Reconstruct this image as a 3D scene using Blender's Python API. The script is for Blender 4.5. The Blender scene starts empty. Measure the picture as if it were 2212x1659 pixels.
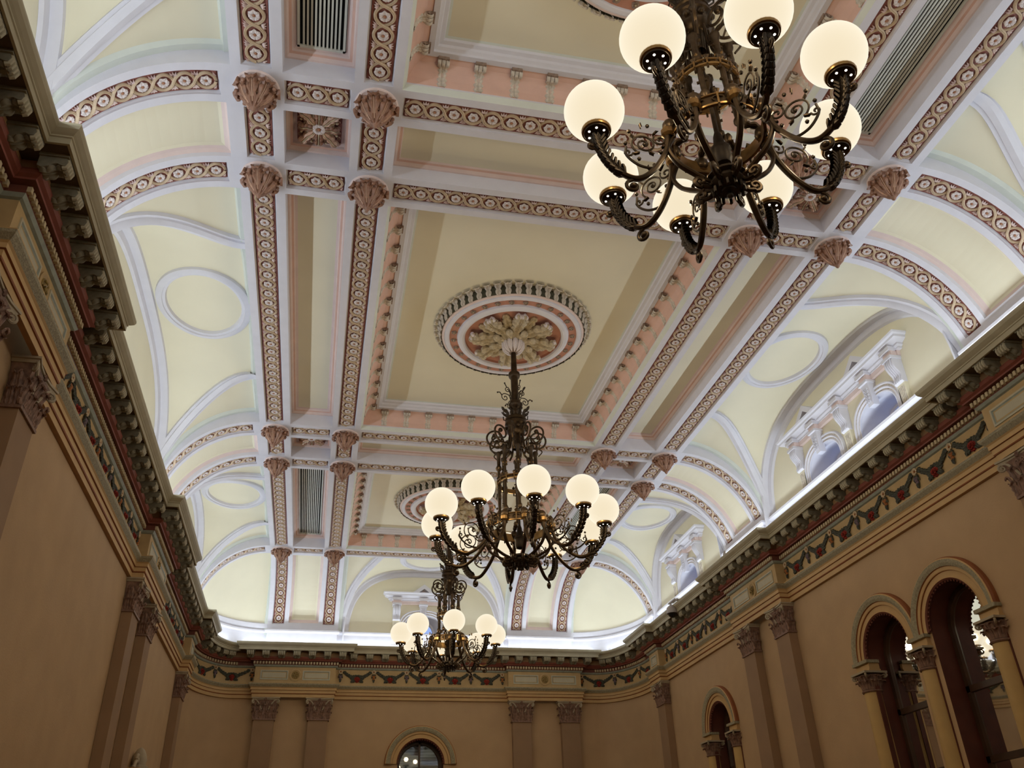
import bpy, math, random
from mathutils import Vector, Matrix
random.seed(7)
PI = math.pi
sin, cos, sqrt = math.sin, math.cos, math.sqrt
COL = bpy.context.scene.collection
ZO = 1.6            # heights below are measured from eye level, 1.6 m above the floor
def lerp(a, b, t): return a + (b - a) * t

# ------------------------------------------------------------------ materials
MAT = {}
def material(name, col, rough=.6, metal=0., var=.06, scale=6., bump=0., bscale=40., spec=.3, emit=None, estr=0.):
    m = bpy.data.materials.new(name); m.use_nodes = True
    nt = m.node_tree; b = nt.nodes['Principled BSDF']
    b.inputs['Roughness'].default_value = rough
    b.inputs['Metallic'].default_value = metal
    b.inputs['Specular IOR Level'].default_value = spec
    tc = nt.nodes.new('ShaderNodeTexCoord')
    nz = nt.nodes.new('ShaderNodeTexNoise'); nz.inputs['Scale'].default_value = scale; nz.inputs['Detail'].default_value = 4
    nt.links.new(tc.outputs['Object'], nz.inputs['Vector'])
    rp = nt.nodes.new('ShaderNodeValToRGB')
    rp.color_ramp.elements[0].position = .3; rp.color_ramp.elements[1].position = .7
    rp.color_ramp.elements[0].color = tuple(c * (1 - var) for c in col) + (1,)
    rp.color_ramp.elements[1].color = tuple(min(1, c * (1 + var)) for c in col) + (1,)
    nt.links.new(nz.outputs['Fac'], rp.inputs['Fac'])
    nt.links.new(rp.outputs['Color'], b.inputs['Base Color'])
    if bump:
        n2 = nt.nodes.new('ShaderNodeTexNoise'); n2.inputs['Scale'].default_value = bscale
        nt.links.new(tc.outputs['Object'], n2.inputs['Vector'])
        bp = nt.nodes.new('ShaderNodeBump'); bp.inputs['Strength'].default_value = bump; bp.inputs['Distance'].default_value = .02
        nt.links.new(n2.outputs['Fac'], bp.inputs['Height']); nt.links.new(bp.outputs['Normal'], b.inputs['Normal'])
    if emit:
        b.inputs['Emission Color'].default_value = emit + (1,); b.inputs['Emission Strength'].default_value = estr
    MAT[name] = m
    return m
material('plaster_white', (.68, .67, .72), var=.03)
material('plaster_green_white', (.66, .70, .64), var=.03)
material('plaster_cream', (.77, .72, .545), var=.03, scale=1.5)
material('plaster_pink', (.70, .46, .375), var=.05)
material('plaster_pale_pink', (.74, .60, .56), var=.04)
material('plaster_terracotta', (.50, .245, .175), var=.1)
material('rose_ground', (.27, .10, .08), var=.3, scale=30)
material('gilt_ribbon', (.56, .43, .29), rough=.5, var=.12, scale=25)
material('flower_white', (.68, .61, .59), var=.12, scale=60)
material('flower_eye', (.38, .18, .10), var=.2)
material('boss_bronze', (.31, .16, .10), rough=.42, var=.3, scale=22, spec=.6)
material('boss_light', (.60, .38, .26), rough=.4, var=.2, spec=.6)
material('leaf_stone', (.60, .54, .46), var=.22, scale=30)
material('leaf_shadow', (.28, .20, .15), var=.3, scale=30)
material('leaf_gilt', (.47, .385, .25), rough=.5, var=.3, scale=25)
material('cornice_stone', (.40, .35, .23), var=.06)
material('modillion_olive', (.22, .20, .14), var=.2, scale=15)
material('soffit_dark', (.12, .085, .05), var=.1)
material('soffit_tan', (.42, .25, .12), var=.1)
material('cornice_red', (.24, .07, .045), var=.12)
material('dentil_cream', (.58, .46, .27), var=.1)
material('dentil_ground', (.16, .05, .03), var=.15)
material('frieze_ochre', (.50, .34, .15), var=.08)
material('frieze_grey', (.30, .32, .25), var=.12, scale=12)
material('band_green', (.33, .29, .18), var=.22, scale=45, bump=.4, bscale=80)
material('architrave_ochre', (.54, .35, .15), var=.05)
material('line_red', (.27, .09, .03), var=.1)
material('wall_tan', (.50, .335, .18), rough=.75, var=.05, scale=2.5, bump=.12, bscale=60)
material('pilaster_brown', (.32, .20, .11), rough=.7, var=.06, scale=3)
material('capital_brown', (.245, .145, .10), rough=.55, var=.35, scale=22)
material('capital_stone', (.40, .33, .22), var=.12)
material('panel_blank', (.52, .47, .32), var=.05)
material('gilt_dark', (.30, .20, .06), rough=.4, var=.3, scale=40)
material('garland_green_and_gap_shade', (.06, .058, .036), var=.4, scale=30)
material('garland_red', (.30, .035, .02), var=.5, scale=45)
material('garland_purple_and_gap_shade', (.16, .11, .12), var=.5, scale=60)
material('garland_orange', (.34, .12, .03), var=.4, scale=60)
material('garland_flower', (.62, .48, .30), var=.1)
material('column_ochre', (.52, .34, .12), rough=.5, var=.06)
material('jamb_red', (.11, .03, .016), rough=.5, var=.15)
material('window_wood', (.06, .03, .015), rough=.35, var=.2)
material('blind_grey', (.055, .068, .062), rough=.6, var=.15, scale=3)
material('shutter_grey', (.30, .32, .33), rough=.6, var=.1)
material('bronze', (.060, .038, .020), rough=.36, metal=.7, var=.35, scale=14)
material('bronze_bright', (.26, .15, .055), rough=.3, metal=.85, var=.3, scale=14)
material('iron_dark', (.05, .035, .022), rough=.45, metal=.6, var=.3)
material('vent_slat', (.60, .60, .52), rough=.45, var=.03)
material('vent_void', (.004, .004, .004), rough=.9, var=0)
material('camera_grey', (.42, .38, .35), rough=.5, var=.03)
material('camera_black', (.01, .01, .01), rough=.12, var=0, spec=.6)
material('floor_wood', (.22, .12, .06), rough=.4, var=.25, scale=3)
material('lead_metal', (.30, .30, .30), rough=.5, metal=.5)
def globe_material():
    """opal glass: glows by itself and lets an eighth of the bulb's light straight through"""
    m = bpy.data.materials.new('opal_glass'); m.use_nodes = True
    nt = m.node_tree
    for n in list(nt.nodes): nt.nodes.remove(n)
    out = nt.nodes.new('ShaderNodeOutputMaterial'); mix = nt.nodes.new('ShaderNodeMixShader'); mix.inputs[0].default_value = .88
    em = nt.nodes.new('ShaderNodeEmission'); tr = nt.nodes.new('ShaderNodeBsdfTransparent')
    lw = nt.nodes.new('ShaderNodeLayerWeight'); lw.inputs['Blend'].default_value = .35
    rp = nt.nodes.new('ShaderNodeValToRGB')
    rp.color_ramp.elements[0].color = (.93, .80, .57, 1); rp.color_ramp.elements[1].color = (1.12, 1.02, .82, 1)
    nt.links.new(lw.outputs['Facing'], rp.inputs['Fac']); nt.links.new(rp.outputs['Color'], em.inputs['Color'])
    nt.links.new(tr.outputs[0], mix.inputs[1]); nt.links.new(em.outputs[0], mix.inputs[2]); nt.links.new(mix.outputs[0], out.inputs['Surface'])
    MAT['opal_glass'] = m
globe_material()
def emission(name, col, st):
    m = bpy.data.materials.new(name); m.use_nodes = True
    b = m.node_tree.nodes['Principled BSDF']; b.inputs['Base Color'].default_value = (.9, .9, .9, 1)
    b.inputs['Emission Color'].default_value = col + (1,); b.inputs['Emission Strength'].default_value = st
    MAT[name] = m
emission('lamp_hole_glow', (1, .93, .82), 3.)
emission('led_diffuser', (.86, .92, 1.), 1.5)
def glass(name, tint, rough=.02):
    m = bpy.data.materials.new(name); m.use_nodes = True; nt = m.node_tree
    for n in list(nt.nodes): nt.nodes.remove(n)
    out = nt.nodes.new('ShaderNodeOutputMaterial'); mix = nt.nodes.new('ShaderNodeMixShader')
    tr = nt.nodes.new('ShaderNodeBsdfTransparent'); gl = nt.nodes.new('ShaderNodeBsdfGlossy'); fr = nt.nodes.new('ShaderNodeFresnel')
    nz = nt.nodes.new('ShaderNodeTexNoise'); nz.inputs['Scale'].default_value = 1.2; bp = nt.nodes.new('ShaderNodeBump'); bp.inputs['Strength'].default_value = .03
    tc = nt.nodes.new('ShaderNodeTexCoord'); nt.links.new(tc.outputs['Object'], nz.inputs['Vector'])
    nt.links.new(nz.outputs['Fac'], bp.inputs['Height']); nt.links.new(bp.outputs['Normal'], gl.inputs['Normal'])
    tr.inputs['Color'].default_value = tint + (1,); gl.inputs['Roughness'].default_value = rough; fr.inputs['IOR'].default_value = 1.9
    nt.links.new(fr.outputs[0], mix.inputs[0]); nt.links.new(tr.outputs[0], mix.inputs[1]); nt.links.new(gl.outputs[0], mix.inputs[2])
    nt.links.new(mix.outputs[0], out.inputs['Surface']); MAT[name] = m
glass('window_glass', (.80, .86, .84)); glass('sky_glass', (.9, .94, 1.), .1)

# ------------------------------------------------------------------ mesh building
class MB:
    def __init__(s): s.v = []; s.f = []; s.m = []; s.mats = []
    def mi(s, n):
        if n not in s.mats: s.mats.append(n)
        return s.mats.index(n)
    def face(s, pts, mat):
        b = len(s.v); s.v += [tuple(p) for p in pts]; s.f.append(tuple(range(b, b + len(pts)))); s.m.append(s.mi(mat))
    def grid(s, rows, mat, wu=False, wv=False):
        n = len(rows); k = len(rows[0]); b = len(s.v); mi = None if callable(mat) else s.mi(mat)
        for r in rows: s.v += [tuple(p) for p in r]
        for i in range(n if wu else n - 1):
            i2 = (i + 1) % n
            for j in range(k if wv else k - 1):
                j2 = (j + 1) % k
                s.f.append((b + i * k + j, b + i * k + j2, b + i2 * k + j2, b + i2 * k + j)); s.m.append(s.mi(mat(i, j)) if mi is None else mi)
    def box(s, lo, hi, mat, M=None):
        x0, y0, z0 = lo; x1, y1, z1 = hi
        p = [(x0, y0, z0), (x1, y0, z0), (x1, y1, z0), (x0, y1, z0), (x0, y0, z1), (x1, y0, z1), (x1, y1, z1), (x0, y1, z1)]
        if M: p = [M(*q) for q in p]
        b = len(s.v); s.v += [tuple(q) for q in p]
        for f in ((0, 3, 2, 1), (4, 5, 6, 7), (0, 1, 5, 4), (1, 2, 6, 5), (2, 3, 7, 6), (3, 0, 4, 7)):
            s.f.append(tuple(b + i for i in f)); s.m.append(s.mi(mat))
    def tube(s, path, r, mat, n=8, closed=False, cap=True, flat=1.):
        P = [Vector(p) for p in path]; k = len(P); rows = []
        up = Vector((0, 0, 1)); prev = None
        for i in range(k):
            t = (P[(i + 1) % k] - P[i - 1]) if closed else (P[min(i + 1, k - 1)] - P[max(i - 1, 0)])
            if t.length < 1e-9: t = Vector((0, 0, 1))
            t.normalize()
            if prev is None:
                a = up if abs(t.z) < .95 else Vector((1, 0, 0)); nrm = t.cross(a).normalized()
            else:
                nrm = prev - t * prev.dot(t)
                nrm = nrm.normalized() if nrm.length > 1e-6 else t.cross(up).normalized()
            prev = nrm; bi = t.cross(nrm)
            rr = r(i / max(1, k - 1)) if callable(r) else r
            rows.append([P[i] + nrm * (cos(2 * PI * j / n) * rr) + bi * (sin(2 * PI * j / n) * rr * flat) for j in range(n)])
        s.grid(rows, mat, wu=closed, wv=True)
        if cap and not closed:
            s.face(rows[0][::-1], mat); s.face(rows[-1], mat)
    def lathe(s, prof, mat, n=24, c=(0, 0, 0), M=None):
        rows = []
        for (r, z) in prof:
            row = []
            for j in range(n):
                p = (c[0] + r * cos(2 * PI * j / n), c[1] + r * sin(2 * PI * j / n), c[2] + z)
                row.append(M(*p) if M else p)
            rows.append(row)
        s.grid(rows, mat, wv=True)
    def sphere(s, c, r, mat, n=16, k=10, sz=1.):
        s.lathe([(r * sin(PI * i / k) + 1e-5, r * sz * cos(PI * i / k)) for i in range(k + 1)], mat, n, c)
    def build(s, name, parent=None, loc=None, smooth=None, kind=None, sharp=35):
        me = bpy.data.meshes.new(name)
        base = Vector(loc) if loc is not None else (parent.location.copy() if parent is not None and parent.get('_world') else Vector((0, 0, 0)))
        if base.length > 0: vv = [(x - base.x, y - base.y, z - base.z) for x, y, z in s.v]
        else: vv = s.v
        me.from_pydata(vv, [], s.f)
        for n in s.mats: me.materials.append(MAT[n])
        me.polygons.foreach_set('material_index', s.m)
        if smooth is not False:
            me.polygons.foreach_set('use_smooth', [True] * len(me.polygons))
            me.set_sharp_from_angle(angle=math.radians(sharp))
        me.update()
        o = bpy.data.objects.new(name, me); COL.objects.link(o)
        if parent is not None: o.parent = parent
        elif loc is not None: o.location = loc
        if kind: o['kind'] = kind
        return o
def tag(o, label, cat, group=None):
    o['label'] = label; o['category'] = cat
    if group: o['group'] = group
    return o
def thing(name, label, cat, loc=(0, 0, 0), group=None, world=True):
    """an Empty at the thing's base; world=True: its parts are given in room coordinates"""
    o = bpy.data.objects.new(name, None); COL.objects.link(o); o.location = loc; o.empty_display_size = .1
    o['_world'] = world
    return tag(o, label, cat, group)
def copy_tree(o, M=None, parent=None, label=None, loc=None, rz=None):
    c = o.copy(); COL.objects.link(c)
    if parent is not None: c.parent = parent
    if M is not None: c.matrix_basis = M
    if loc is not None: c.location = loc
    if rz is not None: c.rotation_euler = (0, 0, rz)
    if label: c['label'] = label
    for ch in list(CH.get(o.name, [])):
        d = ch.copy(); COL.objects.link(d); d.parent = c; CH.setdefault(c.name, []).append(d)
        for g in CH.get(ch.name, []):
            e = g.copy(); COL.objects.link(e); e.parent = d; CH.setdefault(d.name, []).append(e)
    return c
CH = {}
def kids(o, *cs):
    for c in cs: CH.setdefault(o.name, []).append(c)

def bez(pts, n=16):
    """Catmull-Rom through points"""
    P = [Vector(p) for p in pts]; out = []
    P = [P[0] * 2 - P[1]] + P + [P[-1] * 2 - P[-2]]
    for i in range(1, len(P) - 2):
        for k in range(n):
            t = k / n; a, b, c, d = P[i - 1], P[i], P[i + 1], P[i + 2]
            out.append(.5 * ((2 * b) + (c - a) * t + (2 * a - 5 * b + 4 * c - d) * t * t + (3 * b - a - 3 * c + d) * t ** 3))
    out.append(P[-2]); return out

def leaf(mb, C, side, W, mat, lob=4, cup=.25, th=.012, N=None, tip=None):
    """an acanthus-like leaf laid along the points C"""
    C = [Vector(c) for c in C]; S = Vector(side).normalized(); n = len(C); rows = []
    for i in range(n):
        t = i / (n - 1); T = (C[min(i + 1, n - 1)] - C[max(i - 1, 0)]).normalized()
        nn = S.cross(T).normalized()
        if N is not None and nn.dot(Vector(N)) < 0 and i == 0: S = -S; nn = -nn
        w = (W(t) if callable(W) else W * sin(PI * min(1, .25 + .75 * t)) ** .6) * (.62 + .38 * abs(sin(lob * PI * t)))
        w = max(w, 1e-4)
        row = []
        for o, h in ((-1, -th / max(w, .01)), (-1, 0), (-.55, cup), (-.12, .05), (0, .22), (.12, .05), (.55, cup), (1, 0), (1, -th / max(w, .01))):
            row.append(C[i] + S * (w * o) + nn * (w * h))
        rows.append(row)
    if tip: mb.grid(rows, (lambda i, j: tip if i > .72 * n else mat))
    else: mb.grid(rows, mat)
    mb.face(rows[-1], tip or mat)

# ------------------------------------------------------------------ plan
ROW = [1.44, 5.65, 6.78, 12.36, 13.49, 17.70]      # cross beams
YM = 9.57
XA, XB = 3.24, 2.15                                # long beams
HW = .22                                           # half width of a beam
XO = 3.47                                          # outer edge of the flat ceiling
YO = 17.92
ZS = 6.5                                           # beam soffit
XW, YW = 4.86, 19.65                               # wall faces
Z0 = 5.08                                          # springing of the vault
def flat(u, v, h=0.): return Vector((u, v, ZS + h))
class Arc:
    """a quarter-ellipse rib: u runs down from the beam, v along the wall, h outward"""
    def __init__(s, a, b, place):
        s.a, s.b, s.place = a, b, place; s.tab = [(0, 0)]; L = 0; N = 400
        for i in range(N):
            t0, t1 = i * PI / 2 / N, (i + 1) * PI / 2 / N
            L += math.hypot(a * (sin(t1) - sin(t0)), b * (cos(t1) - cos(t0))); s.tab.append((L, t1))
    def th(s, u):
        if u <= 0: return u / s.a
        for i in range(1, len(s.tab)):
            if s.tab[i][0] >= u:
                l0, t0 = s.tab[i - 1]; l1, t1 = s.tab[i]; return t0 + (t1 - t0) * (u - l0) / (l1 - l0)
        return PI / 2
    def uz(s, z):
        t = math.acos((z - Z0) / s.b)
        for l, tt in s.tab:
            if tt >= t: return l
    def __call__(s, u, v, h=0.):
        t = s.th(u); nx, nz = sin(t) / s.a, cos(t) / s.b; q = math.hypot(nx, nz)
        return s.place(s.a * sin(t) + h * nx / q, v, Z0 + s.b * cos(t) + h * nz / q)
ARC_S = {sg: Arc(1.35, 1.42, (lambda a, v, z, sg=sg: Vector((sg * (XO + a), v, z)))) for sg in (-1, 1)}
ARC_E = {1: Arc(1.69, 1.42, lambda a, v, z: Vector((v, YO + a, z))), -1: Arc(1.69, 1.42, lambda a, v, z: Vector((v, 2 * YM - YO - a, z)))}

def block(mb, M, us, vs, openings, skirt=(), mat='plaster_white', depth=.3):
    U = set(us); V = set(vs)
    for o in openings: U.update(o[0:2]); V.update(o[2:4])
    U = sorted(U); V = sorted(V)
    def inside(u, v): return any(o[0] < u < o[1] and o[2] < v < o[3] for o in openings)
    for i in range(len(U) - 1):
        for j in range(len(V) - 1):
            if not inside((U[i] + U[i + 1]) / 2, (V[j] + V[j + 1]) / 2):
                mb.face([M(U[i], V[j]), M(U[i + 1], V[j]), M(U[i + 1], V[j + 1]), M(U[i], V[j + 1])], mat)
    for o in openings:
        u0, u1, v0, v1, prof, cap = o; uu = [u for u in U if u0 <= u <= u1]
        vv = [v for v in V if v0 <= v <= v1]
        def ring(ins, h):
            su = lambda u: u0 + ins + (u - u0) * (u1 - u0 - 2 * ins) / (u1 - u0)
            sv = lambda v: v0 + ins + (v - v0) * (v1 - v0 - 2 * ins) / (v1 - v0)
            r = [(su(u), v0 + ins) for u in uu] + [(u1 - ins, sv(v)) for v in vv[1:]] + [(su(u), v1 - ins) for u in reversed(uu[:-1])] + [(u0 + ins, sv(v)) for v in reversed(vv[1:-1])]
            return [M(a, b, h) for a, b in r]
        prev = ring(0, 0); pm = None
        for ins, h, m in prof:
            cur = ring(ins, h); mb.grid([prev, cur], m, wv=True); prev = cur; last = (ins, h)
        if cap:
            ins, h = last
            su = lambda u: u0 + ins + (u - u0) * (u1 - u0 - 2 * ins) / (u1 - u0)
            mb.grid([[M(su(u), v0 + ins, h) for u in uu], [M(su(u), v1 - ins, h) for u in uu]], cap)
    for e in skirt:
        if e == 'v0': mb.grid([[M(u, V[0]) for u in U], [M(u, V[0], depth) for u in U]], mat)
        if e == 'v1': mb.grid([[M(u, V[-1]) for u in U], [M(u, V[-1], depth) for u in U]], mat)
        if e == 'u1': mb.grid([[M(U[-1], v) for v in V], [M(U[-1], v, depth) for v in V]], mat)
        if e == 'u0': mb.grid([[M(U[0], v) for v in V], [M(U[0], v, depth) for v in V]], mat)

GW = .135                                          # half width of a guilloche channel
CHAN = [(.0, .022, 'plaster_white'), (.018, .045, 'plaster_white')]
MAINC = [(.035, .055, 'plaster_green_white'), (.035, .075, 'plaster_white'), (.05, .15, 'plaster_pink'), (.085, .22, 'plaster_pink'),
         (.14, .275, 'plaster_pink'), (.20, .30, 'plaster_pink'), (.20, .285, 'plaster_white'), (.255, .285, 'plaster_white'), (.26, .31, 'plaster_white'), (.29, .325, 'plaster_white'),
         (.30, .35, 'plaster_white'), (.335, .36, 'plaster_white'), (.345, .385, 'plaster_white'), (.37, .39, 'plaster_green_white')]
SIDEC = [(0, .20, 'plaster_white'), (.02, .20, 'plaster_pale_pink'), (.035, .235, 'plaster_pale_pink'), (.06, .24, 'plaster_pink'), (.07, .265, 'plaster_pale_pink'), (.10, .27, 'plaster_pale_pink')]
CROSSC = [(0, .17, 'plaster_white'), (.02, .17, 'plaster_pale_pink'), (.04, .20, 'plaster_pale_pink'), (.065, .205, 'plaster_pink'), (.075, .225, 'plaster_pale_pink')]

strips = []      # (mapping, u0, u1, vcentre, along_u, label)
ceil = MB()
ops = []
xs = [-XA, -XB, XB, XA]
def chan(a0, a1, c, along, label):
    if along == 'x': ops.append((a0, a1, c - GW, c + GW, CHAN, 'rose_ground'))
    else: ops.append((c - GW, c + GW, a0, a1, CHAN, 'rose_ground'))
rown = ['', 'nearest', 'second', 'third', 'fourth', 'farthest']
beamn = {-XA: 'outer left', -XB: 'inner left', XB: 'inner right', XA: 'outer right'}
for i in range(6):
    for a, b, w in ((-XA, -XB, 'left'), (-XB, XB, 'middle'), (XB, XA, 'right')):
        chan(a + .24, b - .24, ROW[i], 'x', None)
        if i > 0: strips.append((flat, a + .24, b - .24, ROW[i], 'u', 'straight rosette guilloche panel on the %s cross beam, %s section' % (rown[i], w), 'cross'))
segn = ['beside the nearest vents', 'between the near paired cross beams', 'beside the central coffer', 'between the far paired cross beams', 'beside the farthest vents']
for x in xs:
    for i in range(5):
        chan(ROW[i] + .24, ROW[i + 1] - .24, x, 'y', None)
        strips.append((flat, ROW[i] + .24, ROW[i + 1] - .24, x, 'v', 'rosette guilloche panel on the %s long beam, %s' % (beamn[x], segn[i]), 'long'))
GRID_O = []
for i in range(5):
    y0, y1 = ROW[i] + HW, ROW[i + 1] - HW; big = i % 2 == 0
    ops.append((-XB + HW, XB - HW, y0, y1, MAINC if big else CROSSC, 'plaster_cream'))
    for sg in (-1, 1):
        x0, x1 = sorted((sg * (XA - .23), sg * (XB + HW)))
        vent = i in (0, 4)
        ops.append((x0, x1, y0, y1, SIDEC, ('vent_void' if vent else 'plaster_cream') if big else 'rose_ground'))
block(ceil, flat, [-XO, XO], [2 * YM - YO, YO], ops, ('v0', 'v1', 'u0', 'u1'), depth=.36)
ceil.build('ceiling', kind='structure', smooth=False)

ribs = MB()
def rib_us(A, u1): return [u1 * k / 18 for k in range(19)]
def add_rib(M, vs, vc, panel, lab):
    uend = M.uz(5.33); ug = M.uz(5.47); o = [(.10, ug, c - GW, c + GW, CHAN, 'rose_ground') for c in vc]
    if panel: o.append((.06, M.uz(5.5), vc[0] + HW, vc[1] - HW, [(0, .05, 'plaster_white'), (.03, .075, 'plaster_pale_pink'), (.06, .085, 'plaster_pale_pink'), (.09, .10, 'plaster_cream')], 'plaster_cream'))
    block(ribs, M, rib_us(M, uend), vs, o, ('v0', 'v1'), depth=.3)
    if lab:
        for c, l in zip(vc, lab): strips.append((M, .10, ug, c, 'u', l, 'arch'))
for sg in (-1, 1):
    w = 'left' if sg < 0 else 'right'
    for k, (a, b) in enumerate(((1, 2), (3, 4))):
        add_rib(ARC_S[sg], [ROW[a] - HW, ROW[b] + HW], [ROW[a], ROW[b]], True,
                ['curved guilloche panel on the %s side vault rib below the %s cross beam' % (w, rown[q]) for q in (a, b)])
    add_rib(ARC_S[sg], [ROW[5] - HW, ROW[5] + HW], [ROW[5]], False, ['curved guilloche panel on the %s side vault rib next to the far corner dome' % w])
    add_rib(ARC_S[sg], [ROW[0] - HW, ROW[0] + HW], [ROW[0]], False, None)
    for e in (1, -1):
        vs = sorted((sg * (XB - HW), sg * XO)); vc = sorted((sg * XB, sg * XA))
        lab = ['curved guilloche panel on the %s rib of the %s end wall pair' % (('inner' if abs(c) < 3 else 'outer'), w) for c in vc] if e > 0 else None
        add_rib(ARC_E[e], vs, vc, True, lab)
ribs.build('ceiling_ribs', kind='structure', smooth=False).name = 'trim_10'

# ------------------------------------------------------------------ groined bays
BC, RISE = 1.62, 1.74
bays = MB()
def supn(t): return max(0., 1 - t ** 3) ** (1 / 3)
bay_info = []
def holed_wall(mb, P, us, bot, top, holes, mat):
    """vertical wall; holes: (u0,u1,sill,topfn)"""
    U = set(us)
    for h in holes:
        for k in range(17): U.add(h[0] + (h[1] - h[0]) * (1 - cos(PI * k / 16)) / 2)
    U = sorted(U)
    for a, b in zip(U, U[1:]):
        m = (a + b) / 2; hh = [h for h in holes if h[0] < m < h[1]]
        if hh:
            h = hh[0]
            if h[2] > bot: mb.face([P(a, bot), P(b, bot), P(b, h[2]), P(a, h[2])], mat)
            mb.face([P(a, h[3](a)), P(b, h[3](b)), P(b, top(b)), P(a, top(a))], mat)
        else: mb.face([P(a, bot), P(b, bot), P(b, top(b)), P(a, top(a))], mat)
def bay(G, D, b0, b1, holes=()):
    yc = (b0 + b1) / 2; hw = (b1 - b0) / 2 - .10
    def dz(z): return hw * supn(min(1, max(0, (z - Z0) / RISE)))
    def az(z): return D * sqrt(max(0, 1 - ((z - Z0) / BC) ** 2))
    def zc(dy): return Z0 + RISE * supn(min(1, abs(dy) / hw))
    ztop = Z0 + BC - .001
    zl = [Z0 + (BC - .001) * sin(PI / 2 * k / 22) for k in range(23)]
    mb = bays
    for sg, edge in ((-1, b0), (1, b1)):
        mb.grid([[G(az(z), lerp(edge, yc + sg * dz(z), j / 4), z) for j in range(5)] for z in zl], 'plaster_cream')
        mb.grid([[G(lerp(az(z), D, j / 6), yc + sg * dz(z), z) for j in range(7)] for z in zl], 'plaster_cream')
    dt = dz(ztop)
    ys = [-dt + 2 * dt * k / 24 for k in range(25)]
    mb.grid([[G(D * j / 6, yc + d, zc(d)) for j in range(7)] for d in ys], 'plaster_cream')
    # white bands
    H = .045
    for sg, edge in ((-1, b0), (1, b1)):
        rows = []
        for z in zl[1:] + []:
            g = yc + sg * dz(z); a = az(z)
            # directions along the two webs away from the groin
            wB = min(.125, abs(edge - g) * .8); wA = min(.125, max(.02, (D - a) * .8))
            rows.append([G(a, g + sg * wB, z + .0), G(a, g + sg * wB * .93, z - H), G(a, g + sg * wB * .55, z - H * .8), G(a, g + sg * wB * .5, z - H * 1.25), G(a - .02, g - sg * .02, z - H * 1.35), G(a + wA * .5, g - sg * .03, z - H * 1.25), G(a + wA * .55, g - sg * .02, z - H * .8), G(a + wA * .93, g - sg * .02, z - H), G(a + wA, g, z)])
        rows.append([p - (G(.06, yc, 0) - G(0, yc, 0)) for p in rows[-1]])
        mb.grid(rows, 'plaster_white')
        # band along the rib and along the beam
        mb.grid([[G(az(z) - .0, edge, z), G(az(z) - .03, edge, z - .02), G(az(z) - .03, edge - sg * .07, z - .03), G(az(z) - .015, edge - sg * .085, z - .012), G(az(z), edge - sg * .10, z)] for z in zl], 'plaster_green_white')
    yy = [b0 + (b1 - b0) * k / 40 for k in range(41)]
    def zbeam(y): return max(ztop, zc(y - yc)) if abs(y - yc) < dt else ztop
    mb.grid([[G(0, y, zbeam(y) - .02), G(.07, y, zbeam(y) - .045), G(.085, y, zbeam(y) - .02), G(.11, y, zbeam(y) + .01)] for y in yy], 'plaster_green_white')
    # lunette arch bands: on the vault and on the wall
    an = [PI * k / 48 for k in range(49)]
    def arch(t, s=0.):
        c, q = cos(t), sin(t); d = (hw - s) * abs(c) ** (2 / 3) * (1 if c > 0 else -1); return yc + d, Z0 + (RISE - s) * q ** (2 / 3)
    rows = []
    for t in an:
        y1, z1 = arch(t); y2, z2 = arch(t, .035); y3, z3 = arch(t, .11); y4, z4 = arch(t, .13)
        rows.append([G(D - .16, y1, z1), G(D - .15, y2, z2), G(D - .05, y2, z2), G(D - .035, y3, z3), G(D - .001, y4, z4)])
    mb.grid(rows, 'plaster_white')
    # the lunette wall
    U = [yc - hw + 2 * hw * (1 - cos(PI * k / 40)) / 2 for k in range(41)]
    holed_wall(mb, lambda u, z: G(D, u, z), U, 4.90, lambda u: zc(u - yc), holes, 'plaster_cream')
    mb.face([G(D, b0, 4.9), G(D, yc - hw, 4.9), G(D, yc - hw, Z0), G(D, b0, Z0)], 'plaster_cream')
    mb.face([G(D, b1, 4.9), G(D, yc + hw, 4.9), G(D, yc + hw, Z0), G(D, b1, Z0)], 'plaster_cream')
    # oval ring
    ra, rb = .575 * D / 1.41, min(.74, hw * .36); ac = D * .45
    rows = []
    for k in range(48):
        t = 2 * PI * k / 48
        def q(s, h):
            a_, b_ = ac + (ra - s) * cos(t), (rb - s) * sin(t); return G(a_, yc + b_, zc(b_) - h)
        rows.append([q(-.03, -.02), q(-.02, .035), q(.015, .055), q(.06, .06), q(.065, .045), q(.10, .04), q(.115, -.01)])
    mb.grid(rows, 'plaster_white', wu=True)
GS = {sg: (lambda a, b, z, sg=sg: Vector((sg * (XO + a), b, z))) for sg in (-1, 1)}
GE = {1: (lambda a, b, z: Vector((b, YO + a, z))), -1: (lambda a, b, z: Vector((b, 2 * YM - YO - a, z)))}
DS, DE = 1.41, 1.75
def aed_hole(c, hw=.43, spr=5.44, top=5.78): return (c - hw, c + hw, 5.06, lambda u, c=c: spr + (top - spr) * max(0., 1 - (abs(u - c) / hw) ** 2.6) ** (1 / 2.6))
BIG = [9.54 - .71, 9.54 + .71]; SM = [15.62]
RB = [(ROW[2] + HW, ROW[3] - HW), (ROW[4] + HW, ROW[5] - HW), (ROW[0] + HW, ROW[1] - HW)]
for sg in (-1, 1):
    bay(GS[sg], DS, *RB[0], holes=[aed_hole(c) for c in BIG] if sg > 0 else ())
    bay(GS[sg], DS, *RB[1], holes=[aed_hole(c) for c in SM] if sg > 0 else ())
    bay(GS[sg], DS, *RB[2])
bay(GE[1], DE, -XB + HW, XB - HW, holes=[aed_hole(-.03)])
bay(GE[-1], DE, -XB + HW, XB - HW)
bays.build('ceiling_vaults', kind='structure').name = 'trim_11'

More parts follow.
